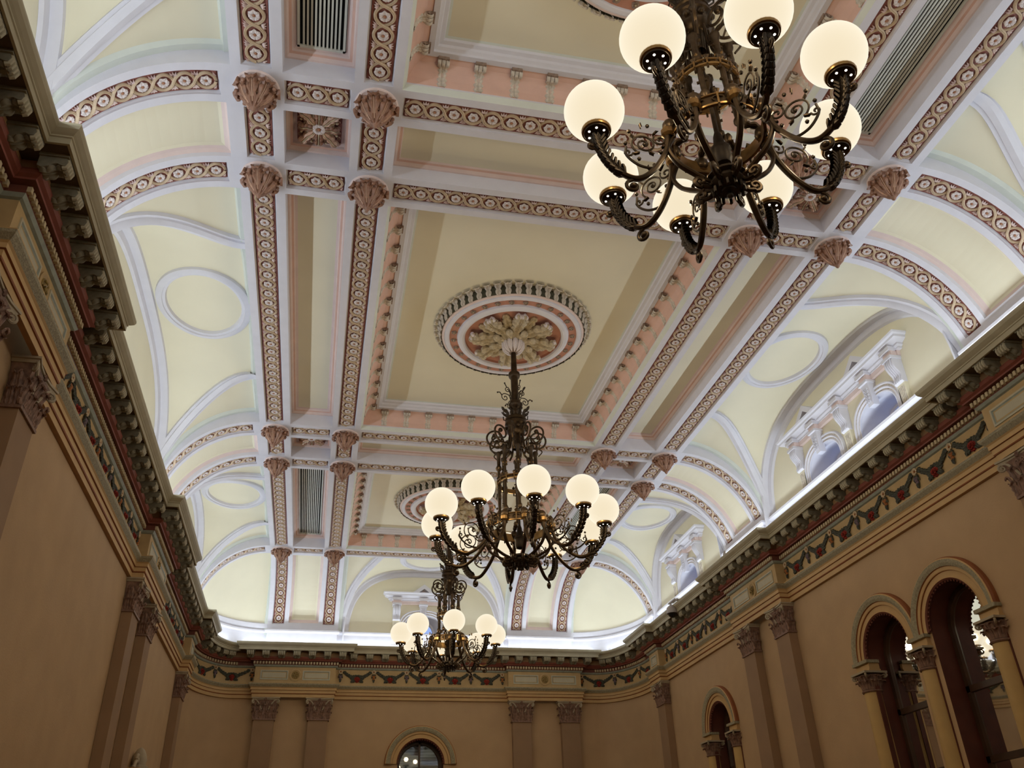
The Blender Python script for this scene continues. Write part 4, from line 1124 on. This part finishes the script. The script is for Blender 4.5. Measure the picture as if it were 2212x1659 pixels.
# ------------------------------------------------------------------ linear vents
for i, nm in ((0, 'near'), (4, 'far')):
    for sg, w in ((-1, 'left'), (1, 'right')):
        x0, x1 = sorted((sg * (XA - .23), sg * (XB + HW))); y0, y1 = ROW[i] + HW, ROW[i + 1] - HW; e = .105
        root = thing('ceiling_vent', 'slotted air vent with pale slats over black in the %s coffer, %s side' % (nm, w), 'vent', ((x0 + x1) / 2, (y0 + y1) / 2, ZS + .26), 'slotted air vents between the long beams')
        z = ZS + .262; f = MB()
        a0, a1, b0, b1 = x0 + e, x1 - e, y0 + e, y1 - e
        for lo, hi in (((a0, b0), (a0 + .022, b1)), ((a1 - .022, b0), (a1, b1)), ((a0, b0), (a1, b0 + .022)), ((a0, b1 - .022), (a1, b1))): f.box((lo[0], lo[1], z - .012), (hi[0], hi[1], z + .01), 'vent_slat')
        f.build('frame', parent=root, smooth=False)
        n = 11; sl = MB(); wd = (a1 - a0 - .044)
        for k in range(1, n): x = a0 + .022 + wd * k / n; sl.box((x - wd / n * .25, b0 + .02, z - .008), (x + wd / n * .25, b1 - .02, z + .004), 'vent_slat')
        sl.build('slats', parent=root, smooth=False)

# ------------------------------------------------------------------ chandeliers
GP = 72.
def make_chandelier(n, R, zt, body, label, y, zg, ang0, lowneck=0.):
    """R: radius of the ring of globes, origin at the middle of that ring"""
    root = thing('chandelier', label, 'chandelier', (0, y, zg), world=False)
    k = R / 1.03; rb = body; Z = Vector((0, 0, 1))
    def add(name, mb, par=root, **kw):
        o = mb.build(name, parent=par, **kw); kids(par, o); return o
    def around(o, m, off=0.):
        o.rotation_euler = (0, 0, off); out = [o]
        for q in range(1, m):
            c = o.copy(); COL.objects.link(c); c.parent = o.parent; c.rotation_euler = (0, 0, off + 2 * PI * q / m); kids(o.parent, c)
            for g in CH.get(o.name, []):
                e = g.copy(); COL.objects.link(e); e.parent = c; kids(c, e)
                for h in CH.get(g.name, []): pass
            out.append(c)
        return out
    zc = 1.38 - lowneck       # crown height
    # rod with knuckles
    mb = MB(); mb.lathe([(.035, zt), (.042, zt - .3), (.045, 2.10), (.075, 2.08), (.08, 2.045), (.07, 2.01), (.05, 1.99), (.048, zc + .28), (.072, zc + .26), (.082, zc + .22), (.07, zc + .18), (.045, zc + .15), (.045, zc)], 'bronze', 16)
    add('rod', mb)
    # tendrils on the rod
    mb = MB()
    st = bez([(.06, 0, zc + .24), (.09, 0, zc + .33), (.15, 0, zc + .345)], 6) + scroll((.15, 0, zc + .285), .06, 1.3, ((1, 0, 0), (0, 0, 1)), PI / 2, 20, -1)
    mb.tube(st, .006, 'iron_dark', 6); mb.tube(bez([(.2, 0, zc + .31), (.23, 0, zc + .345), (.26, 0, zc + .335)], 4), .007, 'iron_dark', 5); mb.sphere((.262, 0, zc + .335), .012, 'iron_dark', 6, 5)
    st = bez([(.06, 0, zc + .28), (.07, 0, zc + .40), (.10, 0, zc + .45)], 6) + scroll((.11, 0, zc + .41), .04, 1.2, ((1, 0, 0), (0, 0, 1)), PI / 2, 16, -1)
    mb.tube(st, .006, 'iron_dark', 6); mb.tube(bez([(.12, 0, zc + .445), (.15, 0, zc + .5)], 4), .007, 'iron_dark', 5); mb.sphere((.152, 0, zc + .505), .012, 'iron_dark', 6, 5)
    around(add('tendril', mb), 4, .3)
    # crown collar with spiky leaves
    mb = MB(); mb.lathe([(.06, zc + .04), (.11, zc + .02), (.135, zc), (.14, zc - .03), (.12, zc - .045), (.14, zc - .06), (.145, zc - .10), (.12, zc - .12), (.125, zc - .2), (.10, zc - .24), (.06, zc - .26), (.05, zc - .45)], 'bronze', 20)
    for q in range(8):
        a = 2 * PI * q / 8; e = Vector((cos(a), sin(a), 0)); mb.sphere(e * .135 + Z * (zc - .16), .026, 'bronze', 8, 6)
    add('collar', mb)
    mb = MB()
    leaf(mb, bez([(.11, 0, zc), (.125, 0, zc + .07), (.17, 0, zc + .10), (.20, 0, zc + .145)], 4), (0, 1, 0), .04, 'iron_dark', 3, .2, .01)
    mb.tube([(.12, 0, zc), (.17, 0, zc + .02), (.175, 0, zc + .07)], .008, 'iron_dark', 5)
    around(add('crown_leaf', mb), 8, .2)
    # large open scrolls
    sc = rb / .37; zr = zc - .30
    mb = MB(); cx = .27 * sc
    pts = bez([(.07, 0, zr + .20), (.09, 0, zr + .02), (.12 * sc, 0, zr - .16), (.20 * sc, 0, zr - .22)], 6)
    mb.tube(pts, .013, 'bronze', 8)
    ring = scroll((cx, 0, zr), .14, 1.55, ((1, 0, 0), (0, 0, 1)), -PI * .75, 40, 1, .25)
    mb.tube([Vector((.14 * sc, 0, zr - .17))] + ring, lambda t: .014 - .004 * t, 'bronze', 8); mb.sphere(ring[-1], .030, 'bronze', 10, 8)
    mb.tube(bez([(cx + .0, 0, zr - .125), (cx + .06, 0, zr - .17), (cx + .01, 0, zr - .24)], 5), .008, 'bronze', 6)
    around(add('scroll', mb), n, ang0 + PI / n)
    # ring of little columns
    zt_, zb_ = zr - .20, .02
    rc = .235 * sc
    mb = MB(); H = zt_ - zb_
    mb.lathe([(.016, zb_), (.03, zb_ + .02), (.03, zb_ + .05), (.017, zb_ + .07), (.021, zb_ + .3 * H), (.017, zt_ - .26), (.03, zt_ - .25), (.034, zt_ - .22), (.034, zt_ - .20), (.022, zt_ - .18), (.024, zt_ - .05), (.036, zt_ - .03), (.036, zt_), (.01, zt_ + .02)], 'bronze', 10, (rc, 0, 0))
    mb.lathe([(.036, zt_ - .235), (.042, zt_ - .222), (.036, zt_ - .208)], 'bronze_bright', 4, (rc, 0, 0))
    for s_ in (.25, .42, .6, .8): mb.box((rc - .008, -.034, zb_ + H * s_), (rc + .008, .034, zb_ + H * s_ + .012), 'bronze')
    around(add('column', mb), 8, ang0 + .2)
    mb = MB(); mb.lathe([(.01, -.35), (.016, -.1), (.013, .3), (.03, .34), (.042, .40), (.02, .44), (.012, .46), (.012, zr)], 'bronze', 10); mb.lathe([(.001, -.42), (.05, -.40), (.065, -.36), (.06, -.30), (.07, -.28), (.065, -.26), (.04, -.25), (.03, -.15), (.014, -.10)], 'iron_dark', 12)
    add('spindle', mb)
    # gilt band and pierced main ring
    def band(name, r, z, h, m1, m2, tile):
        mb = MB(); mb.lathe([(r - .012, z - h), (r + .006, z - h), (r + .008, z - h + .012), (r, z - h + .015)], m2, 40)
        mb.lathe([(r, z - h + .015), (r - .004, z + h - .015)], m1, 40); mb.lathe([(r, z + h - .015), (r + .008, z + h - .012), (r + .006, z + h), (r - .012, z + h), (r - .014, z - h)], m2, 40)
        for q in range(tile):
            a = 2 * PI * q / tile; F_ = Fr((r * cos(a), r * sin(a), 0), (-sin(a), cos(a), 0), (cos(a), sin(a), 0))
            mb.box((-.006, 0, z - h), (.006, .012, z + h), m2, F_)
            mb.tube([F_(.045 * cos(t) * r / .37, .004, z + h * .45 * sin(t)) + Vector((0, 0, 0)) for t in [k_ * .9 + .5 for k_ in range(5)]], .006, m1, 5)
            leaf(mb, [F_(0, .0, z + h), F_(0, .012, z + h + .025), F_(0, .0, z + h + .05)], (-sin(a), cos(a), 0), .022, 'bronze', 1, .1, .008)
            mb.tube([F_(.0, 0, z - h), F_(0, .0, z - h - .03)], .008, 'bronze', 5)
        return add(name, mb)
    band('gilt_band', rc + .02, (.45 if not lowneck else .33), .028, 'bronze', 'bronze_bright', 16)
    band('main_ring', rb, -.13, .05, 'bronze', 'bronze_bright', n * 2)
    # leafy strap from columns to ring, basket rib, and its lower scroll
    mb = MB()
    pts = bez([(rc, 0, .04), (rc + .02, 0, -.02), (rb * .92, 0, -.03), (rb + .02, 0, -.07)], 6)
    leaf(mb, pts, (0, 1, 0), .03, 'bronze', 4, .2, .02)
    mb.sphere((rb + .01, 0, -.09), .05, 'bronze', 10, 8, 1.2); mb.lathe([(.03, -.02), (.045, 0), (.03, .02)], 'bronze_bright', 10, (rb + .02, 0, -.145))
    add_ = add('bracket_leaf', mb); around(add_, n, ang0)
    mb = MB()
    rib = bez([(rb, 0, -.19), (rb + .045, 0, -.30), (rb * .98, 0, -.42), (rb * .66, 0, -.50), (.15, 0, -.535)], 7)
    mb.tube(rib, .022, 'bronze', 8, flat=.7); mb.tube([p + Vector((.0, 0, -.006)) for p in rib[4:22]], .010, 'bronze_bright', 6)
    mb.tube(bez([(.15, 0, -.535), (.10, 0, -.56), (.12, 0, -.60), (.17, 0, -.60)], 4) + scroll((.175, 0, -.565), .045, 1.3, ((1, 0, 0), (0, 0, 1)), -PI / 2, 16, 1), .015, 'bronze', 7)
    around(add('basket_rib', mb), n, ang0)
    mb = MB(); mb.lathe([(.001, -.50), (.12, -.505), (.13, -.53), (.105, -.545), (.11, -.57), (.095, -.60), (.07, -.615), (.05, -.615), (.045, -.63), (.001, -.635)], 'iron_dark', 20)
    for q in range(12):
        a = 2 * PI * q / 12; mb.tube([(.09 * cos(a), .09 * sin(a), -.6), (.092 * cos(a), .092 * sin(a), -.645)], .012, 'iron_dark', 5)
    mb.sphere((0, 0, -.66), .022, 'iron_dark', 8, 6)
    add('base_finial', mb)
    # arms
    mb = MB(); r0 = rb + .03
    arm = bez([(r0, 0, -.14), (r0 + .035, 0, -.32), (lerp(r0, R, .30), 0, -.50), (lerp(r0, R, .55), 0, -.575), (lerp(r0, R, .82), 0, -.49), (R - .015, 0, -.34), (R, 0, -.22)], 8)
    mb.tube(arm, lambda t: .026 - .009 * t, 'bronze', 8, flat=.8)
    mb.tube([p + Vector((-.004, .0, .020)) for p in arm[6:34]], .007, 'bronze_bright', 5)
    hk = arm[27]; c_ = hk + Vector((.0, 0, -.10))
    mb.tube([arm[20], hk + Vector((-.02, 0, -.025))] + scroll(c_ + Vector((-.03, 0, .02)), .05, 1.3, ((1, 0, 0), (0, 0, 1)), PI / 2, 20, -1), .012, 'bronze', 8); mb.sphere(c_ + Vector((-.03, 0, .02)), .024, 'bronze', 10, 8)
    mb.tube([arm[-12] + Vector((.0, 0, 0)), arm[-9] + Vector((.035, 0, 0))] + scroll(arm[-8] + Vector((.05, 0, .01)), .028, 1.1, ((1, 0, 0), (0, 0, 1)), -PI / 2, 12, 1), .009, 'bronze', 6); mb.sphere(arm[-8] + Vector((.05, 0, .01)), .014, 'bronze', 8, 6)
    mb.lathe([(.03, -.03), (.045, -.01), (.045, .03), (.03, .05)], 'bronze_bright', 10, (r0, 0, -.16))
    A = add('arm', mb)
    mb = MB()
    for i in range(28, 45, 2):
        p = arm[min(i, len(arm) - 1)]; q = arm[min(i + 5, len(arm) - 1)]; t = (q - p).normalized(); nn = Vector((-t.z, 0, t.x))
        for sgn in (1, -1):
            leaf(mb, [p, p + t * .03 + nn * (.024 * sgn), p + t * .06 + nn * ((.044 if sgn > 0 else .03) * sgn), p + t * .05 + nn * ((.058 if sgn > 0 else .034) * sgn)], (0, 1, 0), .030, 'iron_dark', 2, .2, .012)
            leaf(mb, [p, p + t * .03 + Vector((0, .026 * sgn, 0)), p + t * .06 + Vector((0, .032 * sgn, 0))], nn, .026, 'iron_dark', 2, .2, .012)
    add('leaf_sheath', mb, A)
    mb = MB(); X = (lambda f: lerp(r0, R, f)); e12 = ((1, 0, 0), (0, 0, 1))
    q = R - r0
    main = bez([(X(.05), 0, -.33), (X(.22), 0, -.46), (X(.45), 0, -.46), (X(.62), 0, -.38), (X(.62), 0, -.30)], 7)
    mb.tube(main, .009, 'iron_dark', 6)
    mb.tube(scroll((X(.36), 0, -.27), q * .19, 1.9, e12, -PI / 3, 40, 1, .12), .007, 'iron_dark', 6)
    mb.tube(scroll((X(.13), 0, -.22), q * .10, 1.3, e12, PI * .2, 20, -1), .007, 'iron_dark', 6)
    mb.tube(scroll((X(.60), 0, -.35), q * .07, 1.2, e12, PI, 16, 1), .007, 'iron_dark', 6)
    for f, z in ((.36, -.27), (.28, -.10), (.55, -.16), (.46, -.40), (.15, -.33), (.62, -.27)): mb.sphere((X(f), 0, z), .014, 'iron_dark', 7, 5)
    for f, z, a in ((.25, -.36, .6), (.44, -.35, -.4), (.50, -.22, .9), (.22, -.17, 2.2), (.12, -.28, 2.6), (.38, -.12, 1.4)):
        leaf(mb, [Vector((X(f), 0, z)), Vector((X(f) + .03 * cos(a), 0, z + .03 * sin(a))), Vector((X(f) + .055 * cos(a + .3), 0, z + .055 * sin(a + .3)))], (0, 1, 0), .02, 'bronze', 2, .2, .01)
    add('filigree', mb, A)
    mb = MB(); zh = -.19
    mb.lathe([(.012, zh - .06), (.022, zh - .045), (.016, zh - .03), (.025, zh - .022), (.078, zh - .012), (.082, zh - .002)], 'iron_dark', 24, (R, 0, 0))
    mb.lathe([(.082, zh - .004), (.092, zh - .002), (.096, zh + .012), (.092, zh + .032), (.082, zh + .036)], 'bronze_bright', 24, (R, 0, 0))
    for j in range(6):
        a = 2 * PI * j / 6 + .3; mb.sphere((R + .053 * cos(a), .053 * sin(a), zh - .0165), .0085, 'lamp_hole_glow', 8, 6, .5)  # glowing dots stand in for bulb light coming through the holder's holes
    add('globe_holder', mb, A)
    mb = MB(); mb.sphere((R, 0, 0), .195, 'opal_glass', 40, 26)
    add('globe', mb, A)
    around(A, n, ang0)
    for q in range(n):
        li = bpy.data.lights.new('globe_lamp', 'POINT'); li.energy = GP; li.color = (1, .80, .50); li.shadow_soft_size = .06
        o = bpy.data.objects.new('globe_lamp', li); COL.objects.link(o); a = ang0 + 2 * PI * q / n; o.location = (R * cos(a), y + R * sin(a), zg)
    return root
D = math.radians
make_chandelier(8, .80, ZP - .40 - 4.35, .30, 'bronze chandelier with eight glowing globes hanging nearest the camera, top right', 3.51, 4.35, D(-5), .25)
make_chandelier(10, 1.03, ZP - .40 - 4.07, .37, 'largest bronze chandelier, ten glowing globes, in the middle of the hall', YM, 4.07, D(-21))
make_chandelier(8, .86, ZP - .40 - 4.27, .30, 'farthest and smallest-looking bronze chandelier, before the end wall window', 15.6, 4.27, D(-2), .2)

# ------------------------------------------------------------------ small fittings on the right cornice
root = thing('security_camera', 'grey dome security camera hanging from an arm on the far right cornice', 'camera', (4.40, 15.6, 4.9))
mb = MB(); mb.box((4.36, 15.28, 4.985), (4.44, 15.66, 5.01), 'camera_grey'); mb.box((4.38, 15.20, 4.956), (4.48, 15.32, 4.985), 'camera_grey'); mb.build('arm', parent=root)
mb = MB(); mb.lathe([(.03, .10), (.035, .06), (.06, .05), (.10, .01), (.105, -.07), (.115, -.08), (.112, -.10), (.001, -.10)], 'camera_grey', 24, (4.40, 15.60, 4.89)); mb.build('housing', parent=root)
mb = MB(); mb.lathe([(.098, 0), (.085, -.01), (.07, -.045), (.04, -.075), (.001, -.085)], 'camera_black', 20, (4.40, 15.60, 4.79)); mb.build('lens_dome', parent=root)
root = thing('uplighter', 'small round drum spotlight standing on the right cornice edge', 'spotlight', (4.43, 13.05, 4.955))
mb = MB(); Fq = Fr((4.43, 13.05, 5.02), (0, 1, 0), (-1, 0, 0))
mb.lathe([(.001, -.04), (.05, -.04), (.055, 0), (.055, .06), (.045, .06), (.04, .03), (.001, .03)], 'camera_grey', 18, (0, 0, 0), lambda x, y, z: Vector((4.43 - .3 * z + x * .2, 13.05 + y, 5.03 + z * .95 + x)))
mb.build('drum', parent=root); mb = MB(); mb.box((4.43 - .02, 13.0, 4.95), (4.43 + .04, 13.1, 5.0), 'camera_grey'); mb.build('foot', parent=root)
root = thing('hood_finial', 'carved pale finial poking up at the bottom left before the left wall', 'finial', (-4.78, 14.65, 1.7))
mb = MB(); mb.box((-4.86, 14.25, 1.6), (-4.66, 15.05, 1.86), 'architrave_ochre'); mb.lathe([(.14, 0), (.14, .06), (.10, .08), (.11, .16), (.085, .24), (.05, .30), (.001, .33)], 'capital_stone', 12, (-4.76, 14.65, 1.86)); mb.build('crest', parent=root)
mb = MB()
for sg in (-1, 1): mb.tube([Vector((-4.76, 14.65 + sg * .36, 1.86)), Vector((-4.76, 14.65 + sg * .22, 1.98))] + scroll((-4.76, 14.65 + sg * .16, 2.0), .07, 1.2, ((0, sg, 0), (0, 0, 1)), 0, 18, 1), .025, 'capital_stone', 8)
mb.build('scroll', parent=root)

# ------------------------------------------------------------------ light: strips on the cornice, daylight, globes
def strip(p0, p1, power, tilt=0., n=None):
    p0, p1 = Vector(p0), Vector(p1); c = (p0 + p1) / 2; d = (p1 - p0); L = d.length
    li = bpy.data.lights.new('cornice_strip_light', 'AREA'); li.shape = 'RECTANGLE'; li.size = L; li.size_y = .05; li.energy = power * L; li.color = (.80, .90, 1.)
    li.spread = PI
    o = bpy.data.objects.new('cornice_strip_light', li); COL.objects.link(o); o.location = c
    x = d.normalized(); z = Vector((0, 0, -1))
    if n is not None: z = -(Vector((0, 0, 1)) * cos(tilt) + Vector(n) * sin(tilt)).normalized()
    # light shines along local -z, so local z points down-ish
    zz = z; yy = zz.cross(x).normalized(); o.rotation_euler = Matrix((x, yy, zz)).transposed().to_euler()
    hb = MB(); s = Vector((-x.y, x.x, 0)) * .035
    hb.box((0, -1, 0), (1, 1, 1), 'lead_metal', lambda a, b, e: p0 + d * a + s * b + Vector((0, 0, -.03 + .022 * e)))
    h = hb.build('led_strip', loc=c, smooth=False)
    if n is not None:      # added weaker lamp behind each strip, to brighten plinth and window reveals
        l2 = li.copy(); l2.energy = power * L * BACK_FILL; o2 = bpy.data.objects.new('cornice_strip_light', l2); COL.objects.link(o2); nn = Vector(n).normalized()
        o2.location = c - nn * .05; zz = -(Vector((0, 0, 1)) * cos(.3) - nn * sin(.3)); yy = zz.cross(x).normalized(); o2.rotation_euler = Matrix((x, yy, zz)).transposed().to_euler()
    return h
PW = 8.0; BACK_FILL = .34
zl = 4.99
hs = []
for sg, w in ((-1, 'left'), (1, 'right')):
    for a, b, nm in ((-.3, 5.3, 'near'), (5.35, 11.9, 'middle'), (11.95, 17.9, 'far')):
        h = strip((sg * 4.54, a, zl), (sg * 4.54, b, zl), PW, .9, (-sg, 0, 0)); tag(h, 'hidden white strip lamp lying on the %s wall cornice, %s length' % (w, nm), 'strip lamp', 'strip lamps on the cornice')
    h = strip((sg * 4.68, 18.0, zl), (sg * 4.25, 19.27, zl), PW, .9, (-sg, -1, 0)); tag(h, 'hidden white strip lamp across the far %s corner of the cornice' % w, 'strip lamp', 'strip lamps on the cornice')
h = strip((-3.9, 19.40, zl), (3.9, 19.40, zl), PW, .9, (0, -1, 0)); tag(h, 'hidden white strip lamp lying on the end wall cornice', 'strip lamp', 'strip lamps on the cornice')
h = strip((-4., -.3, zl), (4., -.3, zl), PW, .9, (0, 1, 0)); tag(h, 'hidden white strip lamp on the near wall cornice', 'strip lamp', 'strip lamps on the cornice')

w = bpy.data.worlds.new('dusk'); bpy.context.scene.world = w; w.use_nodes = True
w.node_tree.nodes['Background'].inputs[0].default_value = (.36, .50, .90, 1); w.node_tree.nodes['Background'].inputs[1].default_value = 1.1

# everything was measured from eye level: lift it so that the floor is at 0
for o in list(COL.objects):
    if '_world' in o.keys(): del o['_world']
    if o.parent is None: o.location.z += ZO

# ------------------------------------------------------------------ camera
cam = bpy.data.cameras.new('camera'); co = bpy.data.objects.new('camera', cam); COL.objects.link(co)
r_ = Vector((0.9783121, -0.20522902, -0.02804439)); u_ = Vector((-0.08343153, -0.51434443, 0.85351566)); f_ = Vector((0.18959065, 0.83266491, 0.52031195))
co.matrix_world = Matrix.Translation(Vector((-2.213, 0, ZO))) @ Matrix((r_, u_, -f_)).transposed().to_4x4()
cam.sensor_fit = 'HORIZONTAL'; cam.sensor_width = 36; cam.lens = 1849.93 / 2212 * 36; cam.clip_start = .05; cam.clip_end = 100
sc = bpy.context.scene; sc.camera = co
sc.view_settings.view_transform = 'Standard'; sc.view_settings.look = 'None'; sc.view_settings.gamma = 1; sc.view_settings.use_curve_mapping = False
sc.view_settings.exposure = 0.
sc.cycles.use_denoising = True; sc.cycles.max_bounces = 7; sc.cycles.diffuse_bounces = 5; sc.cycles.glossy_bounces = 3; sc.cycles.transparent_max_bounces = 8
sc.cycles.use_adaptive_sampling = True; sc.cycles.adaptive_threshold = .08; sc.cycles.time_limit = 1050
